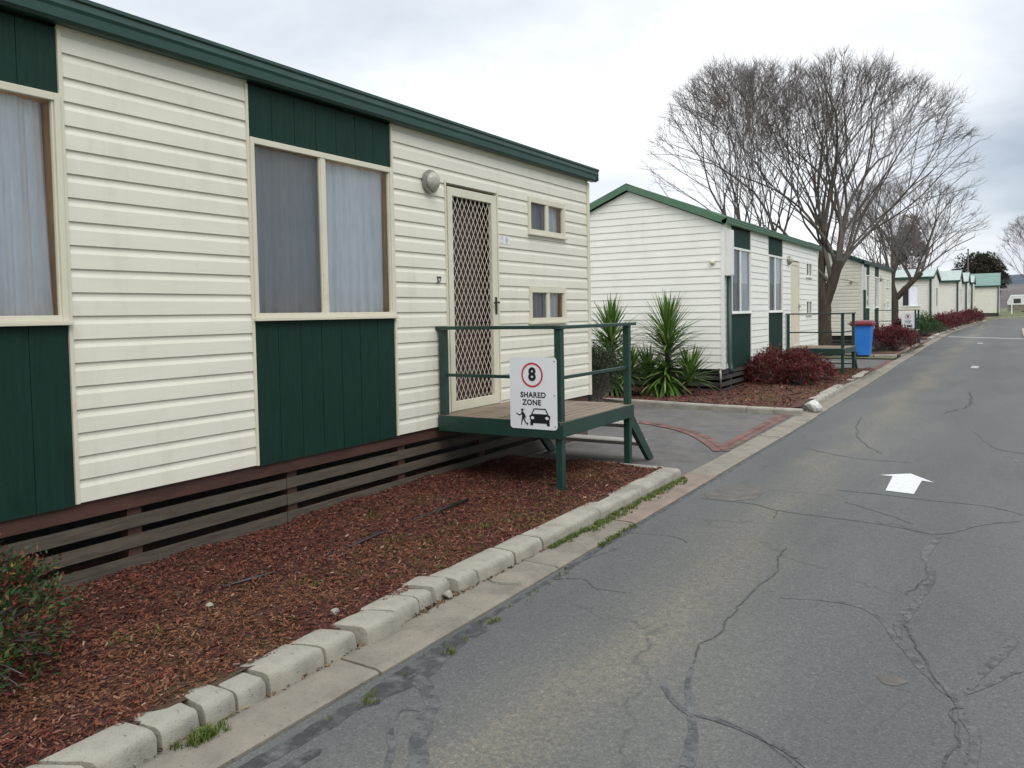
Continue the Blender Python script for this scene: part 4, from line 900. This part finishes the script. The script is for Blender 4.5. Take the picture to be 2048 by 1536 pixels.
shrub('red_shrub', 'low spreading dark red nandina shrub in front of the second cabin', 'shrub', (-3.68,16.55,.09),
  [(-.40,-.42,.22,.43,.31),(.30,-.35,.18,.37,.25),(.12,.20,.33,.40,.31),(-.35,.18,.36,.38,.30),(.35,.70,.20,.34,.26),(-.74,-.1,.16,.28,.24)], 17000, .035, .08, M['redleaf'], .36)
shrub('red_shrub', 'red nandina shrub under the third deck, right of the blue bin', 'shrub', (-3.35,29.6,.09),
  [(-.4,-.4,.35,.6,.36),(.2,.2,.36,.62,.38),(.1,1.1,.38,.62,.38),(-.5,.6,.42,.6,.42)], 9000, .05, .11, M['redleaf2'], .4)
shrub('red_shrub', 'narrow upright red growth against the foot of the smaller bare tree', 'shrub', (-4.25,40.9,.09), [(0,0,.5,.22,.45)], 1500, .05, .1, M['redleaf2'], .4)
shrub('green_shrub', 'rounded grey green shrub beside the fourth cabin corner', 'shrub', (-3.55,45.2,.08),
  [(-.35,-.4,.4,.75,.42),(.25,.3,.34,.65,.38),(-.1,.5,.6,.55,.5)], 6000, .06, .13, M['greenleaf'], .3)
RB = [(52,-3.0),(54.5,-2.95),(57,-2.85),(60,-2.75),(63,-2.55),(66,-2.35),(69,-2.15),(72,-1.98),(75,-1.85)]
LAB = ['first and nearest','second','third','fourth','middle','sixth','seventh','eighth','last and farthest']
for i, (y, x) in enumerate(RB):
    r = random.uniform(.55,.68)
    shrub('red_shrub', LAB[i]+' low red shrub of the kerbside row by the far cabins', 'shrub', (x-.35, y, gz(y)+.05), [(0,-.5,.40,r,.48),(.1,.5,.38,r*.95,.46),(-.1,0,.55,r*.7,.42)], 1900, .07, .15, M['redleaf2'], .45, 'red shrubs along the far kerb', stems=False)
shrub('dark_shrub', 'dark green clipped shrub tight behind the far corner of the nearest cabin', 'shrub', (-5.62,11.65,.09), [(0,0,.42,.42,.42),(.0,.2,.62,.38,.36),(-.3,0,.5,.45,.5)], 13000, .02, .04, M['darkleaf'], .6)

def yucca(label, base, heads, dry=40):
    t = thing('yucca', label, 'yucca', base, 'spiky yuccas by the second cabin'); B = Vector(base); fo = MB(); dr = MB(); tr = MB()
    for (ox, oy, oz, n, L, emin, emax, rr) in heads:
        c = B+Vector((ox, oy, oz)); tr.tube([tuple(B+Vector((ox*.3, oy*.3, -.03))), tuple(B+Vector((ox*.7, oy*.7, oz*.5))), tuple(c)], [.06,.05,.04], 8)
        for k in range(n):
            az = k*2.39996+random.uniform(-.2,.2); u = (k+.5)/n; el = radians(emin+(emax-emin)*u+random.gauss(0,6)); ln = L*random.uniform(.82,1.1)*(1 if u < .9 else .8)
            d = Vector((cos(az)*cos(el), sin(az)*cos(el), sin(el))); st_ = c+Vector((0,0,rr*(u-.5)))+d*.03; w = .042*random.uniform(.8,1.15); sd = Vector((-sin(az), cos(az), 0)); p = st_.copy(); pts = []
            droop = max(0, .25-.3*u)+random.uniform(0,.08)
            for s_ in range(6): pts.append(p.copy()); p = p+d*ln/5; d = (d+Vector((0,0,-droop*.45))).normalized()
            mbx = fo if not (u < .12 and random.random() < .6) else dr; n0 = len(mbx.v); up = sd.cross(d).normalized()
            for s_, q in enumerate(pts):
                ww = w*(.55,.9,1,.8,.48,.02)[s_]/2; dip = Vector((0,0,-ww*.35)); mbx.v += [tuple(q-sd*ww), tuple(q+dip), tuple(q+sd*ww)]
            for s_ in range(5):
                a = n0+3*s_; mbx.f += [(a, a+1, a+4, a+3), (a+1, a+2, a+5, a+4)]
    tr.build('trunk', M['bark'], t); fo.build('leaves', M['yucca'], t, smooth=True)
    if dr.v: dr.build('dry_leaves', M['yuccadry'], t, smooth=True)
yucca('larger spiky yucca standing alone against the white gable', (-5.10,13.55,.11), [(0,0,.98,105,.74,12,84,.30),(.02,.0,.62,120,.68,-12,48,.45),(-.40,.1,.30,85,.56,5,75,.2),(.42,-.05,.30,85,.56,5,72,.2),(.05,-.25,.36,110,.60,-50,25,.3),(-.15,-.2,.25,60,.6,-20,40,.2)])
yucca('smaller yucca half hidden behind the nearest cabin corner and deck rail', (-6.02,13.2,.11), [(0,0,1.0,95,.66,12,84,.30),(0,0,.64,110,.64,-12,46,.4),(.38,-.1,.38,90,.54,0,72,.2),(-.3,.1,.4,60,.45,0,75,.12),(.05,-.1,.36,90,.58,-50,25,.3)])

# ------------------------------------------------------------------ bare trees (space colonisation)
def grow(starts, attr, step=.22, infl=1.6, kill=.38, iters=90, seed=1, tropism=.12):
    # starts: list of (pos, parent)
    rr = random.Random(seed); P = [Vector(p) for p, _ in starts]; par = [q for _, q in starts]; D = [None]*len(P); attr = [Vector(a) for a in attr]
    kids = [0]*len(P)
    for _ in range(iters):
        kd = kdtree.KDTree(len(P))
        for i, p in enumerate(P): kd.insert(p, i)
        kd.balance(); acc = {}
        keep = []
        for a in attr:
            _, i, d = kd.find(a)
            if d < kill: continue
            keep.append(a)
            if d < infl: acc.setdefault(i, []).append((a-P[i]).normalized())
        attr = keep
        if not acc or not attr: break
        for i, vs in acc.items():
            if kids[i] > 3: continue
            v = sum(vs, Vector((0,0,0))); v = v.normalized() if v.length > 1e-3 else rv()
            prev = (P[i]-P[par[i]]).normalized() if par[i] is not None else Vector((0,0,1))
            v = (v*.5+prev*.72+Vector((0,0,tropism))+Vector((rr.gauss(0,.035), rr.gauss(0,.035), rr.gauss(0,.035)))).normalized()
            P.append(P[i]+v*step); par.append(i); kids.append(0); kids[i] += 1
    return P, par
def bare_tree(label, base, stems, crown, seed, group=None, r0=.2, limbs=7, twm='twig', fork=.55, twig_l=.45, tw_r=.0042, dens=1.0, gap=.16, fan=(12,58)):
    # stems: trunk polylines [(point, radius)...]; limbs fan out from every stem end and fork until they leave the crown
    rr = random.Random(seed); t = thing('bare_tree', label, 'tree', base, group); B = Vector(base)
    cx_, cy_, cz_, rx, ry, rz = crown; tk = MB(); br = MB(); tw = MB(); G_ = rr.gauss
    def inside(p):
        v = p-B-Vector((cx_, cy_, cz_)); a = atan2(v.x, v.y); lump = 1+.07*sin(3*a+seed)+.05*sin(7*a+v.z*2+seed)+.04*sin(v.z*5+a*4)
        return (v.x/rx)**2+(v.y/ry)**2+(v.z/rz)**2 < lump*lump
    def twigs(p, d, n=1):
        for _ in range(n):
            v = (d*1.0+Vector((G_(0,.55), G_(0,.55), G_(.15,.35)))).normalized(); l = twig_l*rr.uniform(.4,1.15); b_ = p+v*l*.5; v2 = (v+Vector((G_(0,.15), G_(0,.15), .10))).normalized(); c = b_+v2*l*.5
            tw.tube([p, b_, c], [tw_r, tw_r*.7, tw_r*.4], 3, False)
            for q, k in ((b_, .5), (p+(b_-p)*.5, .45)):
                if rr.random() < .6: v3 = (v2+Vector((G_(0,.6), G_(0,.6), G_(.1,.35)))).normalized(); tw.tube([q, q+v3*l*k], [tw_r*.65, tw_r*.35], 3, False)
    stack = []
    def limb(p, d, r, gen):
        pts = [p]; rad = [r]; nf = fork*rr.uniform(.7,1.4)*(1.5 if gen == 0 else 1); run = 0; bend = Vector((G_(0,.03), G_(0,.03), .022))
        while True:
            st_ = .17; d = (d+bend*.8+Vector((G_(0,.028), G_(0,.028), G_(0,.022)))).normalized(); p = p+d*st_; r = r*(1-.013); pts.append(p); rad.append(r); run += st_
            if r < .017*dens or gen > 2:
                if rr.random() < gap*4.2: twigs(p, d, 1)
            out = not inside(p)
            if out and run > .3 and gen > 1 or gen > 11 or len(pts) > 60: twigs(p, d, 3); break
            if run > nf:
                k = rr.uniform(.76,.85); ax = d.cross(Vector((G_(0,1), G_(0,1), G_(0,1)))).normalized(); a1 = radians(rr.uniform(4,13)); a2 = -radians(rr.uniform(18,36))
                d2 = (Matrix.Rotation(a2, 3, ax) @ d); r2 = max(r*rr.uniform(.46,.68), tw_r*1.3)
                if d2.z < -.12: d2.z *= -.3; d2.normalize()
                stack.append((p, d2, r2, gen+1))
                d = Matrix.Rotation(a1, 3, ax) @ d; r = max(r*k, tw_r*1.3); run = 0; gen += .55; nf = fork*rr.uniform(.7,1.35); rad[-1] = max(rad[-1]*.97, r)
        (br).tube(pts, rad, 8 if rad[0] > .06 else (5 if rad[0] > .02 else 3), False)
    for st in stems:
        q = [B+Vector(p) for p, _ in st]; ra = [x for _, x in st]; Q = []; RA = []
        for i in range(len(q)-1):
            p0 = q[max(i-1,0)]; p1 = q[i]; p2 = q[i+1]; p3 = q[min(i+2, len(q)-1)]
            for k in range(5):
                u = k/5; Q.append(.5*((2*p1)+(p2-p0)*u+(2*p0-5*p1+4*p2-p3)*u*u+(3*p1-p0-3*p2+p3)*u**3)); RA.append((ra[i]+(ra[i+1]-ra[i])*u)*(1+.03*G_(0,1)))
        Q.append(q[-1]); RA.append(ra[-1]); tk.tube(Q, RA, 14, False)
        end = q[-1]; dirm = (q[-1]-q[-2]).normalized(); n = limbs
        for k in range(n):
            az = 2*pi*k/n+rr.uniform(-.35,.35); el = radians(rr.uniform(*fan)) if k else radians(5)
            d = Vector((cos(az)*sin(el), sin(az)*sin(el), cos(el))); d = (d+dirm*.45).normalized(); rk = ra[-1]*rr.uniform(.34,.52)*(1.35 if k == 0 else 1)
            stack.append((end-dirm*rr.uniform(0,.8)*(k > 0), d, rk, 0))
    while stack:
        limb(*stack.pop())
    for v in tk.v[:0]: pass
    tk.build('trunk', M['bark'], t, smooth=True); br.build('branches', M['bark2'] if twm == 'twig' else M[twm], t, smooth=True); tw.build('twigs', M[twm], t)
    print('tree', label[:30], len(br.f), len(tw.f)); return t
M['bark2'] = simple('branch_bark', (.105,.09,.078), .9, .35, 5, bmp=.5, bscale=28)
bare_tree('large bare tree with a forked trunk beside the second cabin', (-4.93,27.0,.08),
  [[((0,0,-.05),.30),((-.01,0,.35),.235),((-.02,0,1.0),.215),((-.02,0,1.7),.215),((-.14,0,2.4),.15),((-.06,0,3.1),.125),((.0,0,3.9),.10)], [((-.02,0,1.55),.19),((.22,0,2.25),.165),((.40,.05,2.95),.15)]],
  (.55,.0,5.8,3.35,3.2,2.75), 5, 'bare deciduous trees', limbs=8, fork=.76, gap=.13, fan=(14,76))
bare_tree('large bare tree whose crown rises behind the roof of the second cabin', (-6.9,26.2,.08),
  [[((0,0,-.05),.24),((-.02,0,1.2),.17),((-.25,0,2.4),.13),((-.42,0,3.4),.10)], [((-.02,0,1.1),.14),((.35,0,2.4),.11),((.5,.2,3.0),.09)]],
  (-.42,.3,5.75,2.7,2.6,3.2), 9, 'bare deciduous trees', limbs=7, fork=.72, gap=.13, fan=(14,82))
t2 = bare_tree('smaller bare tree with a low forked trunk in front of the fourth cabin', (-4.62,42.6,.06),
  [[((0,0,-.05),.29),((-.03,0,.9),.21),((-.02,0,1.9),.21),((-.12,0,2.6),.14),((-.05,0,3.2),.11)], [((-.02,0,1.8),.14),((.6,0,2.5),.13),((1.15,.1,3.1),.11)], [((-.02,0,1.9),.12),((-.3,.2,2.6),.09),((-.6,.2,3.2),.08)]],
  (.35,0,4.8,3.3,3.0,2.5), 12, 'bare deciduous trees', limbs=6, tw_r=.0055, fork=.72, gap=.14, fan=(14,78))
def tree_copy(src, loc, sc, rz, label):
    c = copy_tree(src); c.location = loc; c.scale = (sc, sc, sc); c.rotation_euler = (0,0,rz); c['label'] = label; return c
t4 = bare_tree('pale purplish bare tree behind the fifth cabin roof', (-6.2,72,.1), [[((0,0,0),.2),((0,0,1.2),.15),((0,0,2.2),.12)]], (0,0,5.2,3.2,3.1,3.2), 21, 'far bare trees', limbs=6, twm='twigpale', tw_r=.008, twig_l=.6, fork=.85, gap=.07)
tree_copy(t4, (3.4,118,.6), 1.35, 1.2, 'pale bare tree above the far fence at the right edge')
tree_copy(t4, (-10.5,80,.2), 1.15, 2.6, 'pale bare tree half hidden by the smaller forked tree, left of its neighbour')
tree_copy(t4, (9.5,140,.6), 1.7, 4.2, 'faint bare tree beyond the caravans at the far right')
def leafy(label, base, crown, n, mat, l0=.18, l1=.4, nclump=26, seed=3, trunk=.2):
    rr = random.Random(seed); t = thing('leafy_tree', label, 'tree', base, 'evergreen trees in the distance'); B = Vector(base); fo = MB(); cx_, cy_, cz_, rx, ry, rz = crown
    tk = MB(); tk.tube([tuple(B), tuple(B+Vector((0,0,cz_*.6))), tuple(B+Vector((cx_*.6, 0, cz_+rz*.4)))], [trunk, trunk*.7, trunk*.3], 8); tk.build('trunk', M['bark'], t)
    cl = []
    for _ in range(nclump):
        v = Vector((rr.gauss(0,1), rr.gauss(0,1), rr.gauss(0,1))).normalized()*rr.uniform(.45,.9); cl.append((B+Vector((cx_+v.x*rx, cy_+v.y*ry, cz_+v.z*rz)), rr.uniform(.25,.42)*min(rx, rz)))
    for _ in range(n):
        c, r = rr.choice(cl); v = Vector((rr.gauss(0,1), rr.gauss(0,1), rr.gauss(0,1))).normalized()*rr.uniform(.6,1.05)*r
        leaf(fo, c+v, (v.normalized()+Vector((rr.gauss(0,.5), rr.gauss(0,.5), rr.gauss(0,.5)))), Vector((rr.gauss(0,1), rr.gauss(0,1), 1)), rr.uniform(l0, l1), rr.uniform(l0, l1)*.5)
    fo.build('crown', mat, t); return t
leafy('broad dark round evergreen above the wide green roof', (-3.0,116,.6), (0,0,4.7,2.9,2.6,2.7), 17000, M['farleaf'], seed=4, nclump=70)
leafy('tall tan leafed tree seen through the smaller bare tree', (-8.5,88,.3), (0,0,6.8,1.7,1.6,3.2), 5500, M['tanleaf'], seed=8)
leafy('low tan bushy tree behind the fourth cabin roof', (-9.6,78,.3), (0,0,3.8,3.0,1.6,1.3), 4500, M['tanleaf'], seed=10)
# thin flag pole behind the far cabins
mb = MB(); mb.tube([(-2.9,79.5,.2),(-2.9,79.5,6.3)], .05, 8); mb.lathe((-2.9,79.5,6.3), (0,0,1), [(0,.08),(.06,.09),(.12,.02)], 8)
tag(mb.build('pole', M['twigpale'], loc=(-2.9,79.5,.2)), 'thin bare pole rising behind the far cabin roofs', 'pole')

# far fence, caravans, car, hills
t = thing('rail_fence', 'low white post and rail fence across the grass at the far right', 'fence', (6,106,.62))
m = MB(); m.box(.0,14,105.98,106.03,1.62,1.72); m.build('rail', M['whitemetal'], t); m = MB(); m.box(.0,14,106.035,106.05,.9,1.6); m.build('infill_panel', M['gutter'], t)
for k in range(9): m = MB(); m.box(.35+k*1.55,.47+k*1.55,105.93,105.98,.55,1.75); m.build('post', M['whitemetal'], t)
def caravan(label, x, y, z, L=5.0):
    t = thing('caravan', label, 'caravan', (x, y, z), 'white caravans beyond the fence')
    pr = [(-L/2,.5),(L/2,.5),(L/2,1.9),(L/2-.35,2.45),(-L/2+.25,2.45),(-L/2-.15,1.5)]
    m = MB(); m.prism([(x+u, z+v) for u, v in pr], lambda u, v, tt: (u, tt, v), y-1.1, y+1.1); fixn(m.build('body', M['whitemetal'], t, bevel=.06))
    for k in (-1.3,.2,1.6): m = MB(); m.box(x+k-.4, x+k+.4, y-1.125, y-1.09, z+1.35, z+1.95); m.build('window', M['darkglass'], t)
    for k in (-.5,.35): m = MB(); m.lathe((x+k, y-1.0, z+.35), (0,-1,0), [(0,.34),(.18,.34),(.2,.2)], 16); m.build('wheel', M['rubber'], t)
    m = MB(); m.bar((x+L/2-.1, y, z+.45), (x+L/2+1.1, y, z+.45), .1, .1); m.build('drawbar', M['steel'], t)
caravan('white caravan beyond the fence, beside the wide roofed cabin', 2.4, 128, .45, 4.6); caravan('white caravan beyond the fence, the farther one to the right', 9.2, 124, .7, 5.2)
t = thing('parked_car', 'dark car parked between the rail fence and the white caravans', 'car', (3.6,112,.66))
pr = [(-2.1,.35),(2.1,.35),(2.15,.8),(1.3,.95),(.7,1.4),(-1.0,1.4),(-1.7,.95),(-2.15,.85)]
m = MB(); m.prism([(3.6+u, .66+v) for u, v in pr], lambda u, v, tt: (u, tt, v), 111.15, 112.85); M['carpaint'] = simple('dark_car_paint', (.02,.022,.03), .25, .05); fixn(m.build('body', M['carpaint'], t, bevel=.06))
for a, b in ((-1.25,-.2),(-.1,.85)): m = MB(); m.box(3.6+a, 3.6+b, 111.13, 111.16, 1.66, 2.0); m.build('window', M['darkglass'], t)
for k in (-1.3,1.35): m = MB(); m.lathe((3.6+k, 111.3, .98), (0,-1,0), [(0,.32),(.2,.32),(.22,.2)], 18); m.build('wheel', M['rubber'], t)
def hill(name, y, x0, x1, H, mat, dep, seed, n=160):
    rr = random.Random(seed); mb = MB(); ph = [rr.uniform(0,6) for _ in range(5)]
    for i in range(n+1):
        u = i/n; x = x0+(x1-x0)*u; h = H(u)*(1+.05*sin(u*40+ph[0])+.03*sin(u*95+ph[1]))+rr.uniform(0,H(u)*.035)
        mb.v += [(x, y, -2), (x, y+dep*.35, h*.72+rr.uniform(0,h*.03)), (x, y+dep*.7, h), (x, y+dep*1.6, -2)]
    for i in range(n):
        for k in range(3): a = 4*i+k; mb.f.append((a, a+4, a+5, a+1))
    return tag(fixn(mb.build(name, mat)), kind='structure')
hill('hills', 700, -420, 500, lambda u: 14+20*math.exp(-((u-.58)/.22)**2), M['hill'], 300, 3)
hill('scrub_slope', 260, -150, 240, lambda u: 5+7*math.exp(-((u-.62)/.3)**2), M['scrub'], 80, 4, 220)

# ------------------------------------------------------------------ sky and light
w = bpy.data.worlds.new('World'); S.world = w; w.use_nodes = True; nt = w.node_tree; nt.nodes.clear(); N, L = nt.nodes, nt.links
SUN_EL, SUN_ROT = radians(46), radians(125)
sky = N.new('ShaderNodeTexSky'); sky.sky_type = 'NISHITA'; sky.sun_disc = False; sky.sun_elevation = SUN_EL; sky.sun_rotation = SUN_ROT
bg1 = N.new('ShaderNodeBackground'); bg1.inputs[1].default_value = .1; L.new(sky.outputs[0], bg1.inputs[0])
tc = N.new('ShaderNodeTexCoord'); sp = N.new('ShaderNodeSeparateXYZ'); L.new(tc.outputs['Generated'], sp.inputs[0])
zz = mth(nt, 'ADD', mth(nt, 'MAXIMUM', sp.outputs[2], 0.0), .16)
cb = N.new('ShaderNodeCombineXYZ'); L.new(mth(nt, 'DIVIDE', sp.outputs[0], zz), cb.inputs[0]); L.new(mth(nt, 'DIVIDE', sp.outputs[1], zz), cb.inputs[1])
def wn(scale, detail, off, rough=.55, dist=.3):
    mp = N.new('ShaderNodeMapping'); mp.inputs['Location'].default_value = off; L.new(cb.outputs[0], mp.inputs[0]); n = N.new('ShaderNodeTexNoise')
    n.inputs['Scale'].default_value = scale; n.inputs['Detail'].default_value = detail; n.inputs['Roughness'].default_value = rough; n.inputs['Distortion'].default_value = dist; L.new(mp.outputs[0], n.inputs['Vector']); return n.outputs['Fac']
c = ramp(nt, wn(.55, 7, (3.1,1.7,0)), [(.30, (.50,.545,.605)), (.44, (.67,.705,.755)), (.54, (.85,.87,.90)), (.64, (1.0,1.0,1.0))])
# brighter cloud to the left of the view, greyer to the right / low
dirx = mth(nt, 'ADD', mth(nt, 'MULTIPLY', sp.outputs[0], -.62), mth(nt, 'MULTIPLY', sp.outputs[1], .10))
lum = ramp(nt, mth(nt, 'ADD', dirx, mth(nt, 'MULTIPLY', sp.outputs[2], .55)), [(.02, (.74,.77,.80)), (.20, (.90,.91,.93)), (.45, (1.08,1.08,1.08)), (.9, (1.2,1.2,1.19))])
c = mix(nt, c, lum, 1.0, 'MULTIPLY')
# heavier cloud bank low in the north-east, with a paler gap beneath it
az = ramp(nt, mth(nt, 'ADD', mth(nt, 'MULTIPLY', sp.outputs[0], 1.0), mth(nt, 'MULTIPLY', wn(.9, 4, (0,4,0)), .25)), [(-.0, (0,0,0)), (.16, (1,1,1)), (.6, (1,1,1)), (.9, (0,0,0))])
elv = mth(nt, 'ADD', sp.outputs[2], mth(nt, 'MULTIPLY', mth(nt, 'SUBTRACT', wn(1.3, 5, (7,2,0)), .5), .10))
bank = ramp(nt, elv, [(.05, (0,0,0)), (.085, (.55,.55,.55)), (.115, (1,1,1)), (.16, (.8,.8,.8)), (.30, (.15,.15,.15)), (.45, (0,0,0))])
c = mix(nt, c, mix(nt, c, (.46,.54,.61), 1.0, 'MULTIPLY'), mth(nt, 'MULTIPLY', az, bank))
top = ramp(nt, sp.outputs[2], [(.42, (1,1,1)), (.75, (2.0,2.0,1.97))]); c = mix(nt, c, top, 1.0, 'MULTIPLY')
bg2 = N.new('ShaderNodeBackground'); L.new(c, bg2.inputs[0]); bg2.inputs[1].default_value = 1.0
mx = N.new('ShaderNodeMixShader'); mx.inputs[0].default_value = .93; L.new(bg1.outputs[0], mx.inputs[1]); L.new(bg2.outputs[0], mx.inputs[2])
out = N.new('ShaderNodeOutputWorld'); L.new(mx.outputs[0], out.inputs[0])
ld = bpy.data.lights.new('sun', 'SUN'); ld.energy = 1.3; ld.angle = radians(35); ld.color = (1,.97,.92); lo = bpy.data.objects.new('sun', ld); COL.objects.link(lo)
sd = Vector((sin(SUN_ROT)*cos(SUN_EL), cos(SUN_ROT)*cos(SUN_EL), sin(SUN_EL))); lo.rotation_euler = sd.to_track_quat('Z', 'Y').to_euler(); lo.location = (10,-10,30)

# ------------------------------------------------------------------ camera
yaw, pit, rol = .549945, .0449707, -.0180743
fw = Vector((-sin(yaw)*cos(pit), cos(yaw)*cos(pit), -sin(pit))); r0 = Vector((cos(yaw), sin(yaw), 0)); u0 = r0.cross(fw)
r_ = cos(rol)*r0+sin(rol)*u0; u_ = -sin(rol)*r0+cos(rol)*u0
cam = bpy.data.cameras.new('camera'); co = bpy.data.objects.new('camera', cam); COL.objects.link(co)
co.matrix_world = Matrix(((r_.x,u_.x,-fw.x,0),(r_.y,u_.y,-fw.y,0),(r_.z,u_.z,-fw.z,1.55),(0,0,0,1)))
cam.sensor_width = 36; cam.lens = 1617.3/2048*36; cam.shift_y = -(768-701.26)/2048; cam.clip_end = 3000; cam.clip_start = .05; S.camera = co
S.view_settings.view_transform = 'Standard'; S.view_settings.look = 'None'; S.view_settings.gamma = 1; S.view_settings.exposure = 0.35
S.cycles.max_bounces = 8; S.cycles.transparent_max_bounces = 16
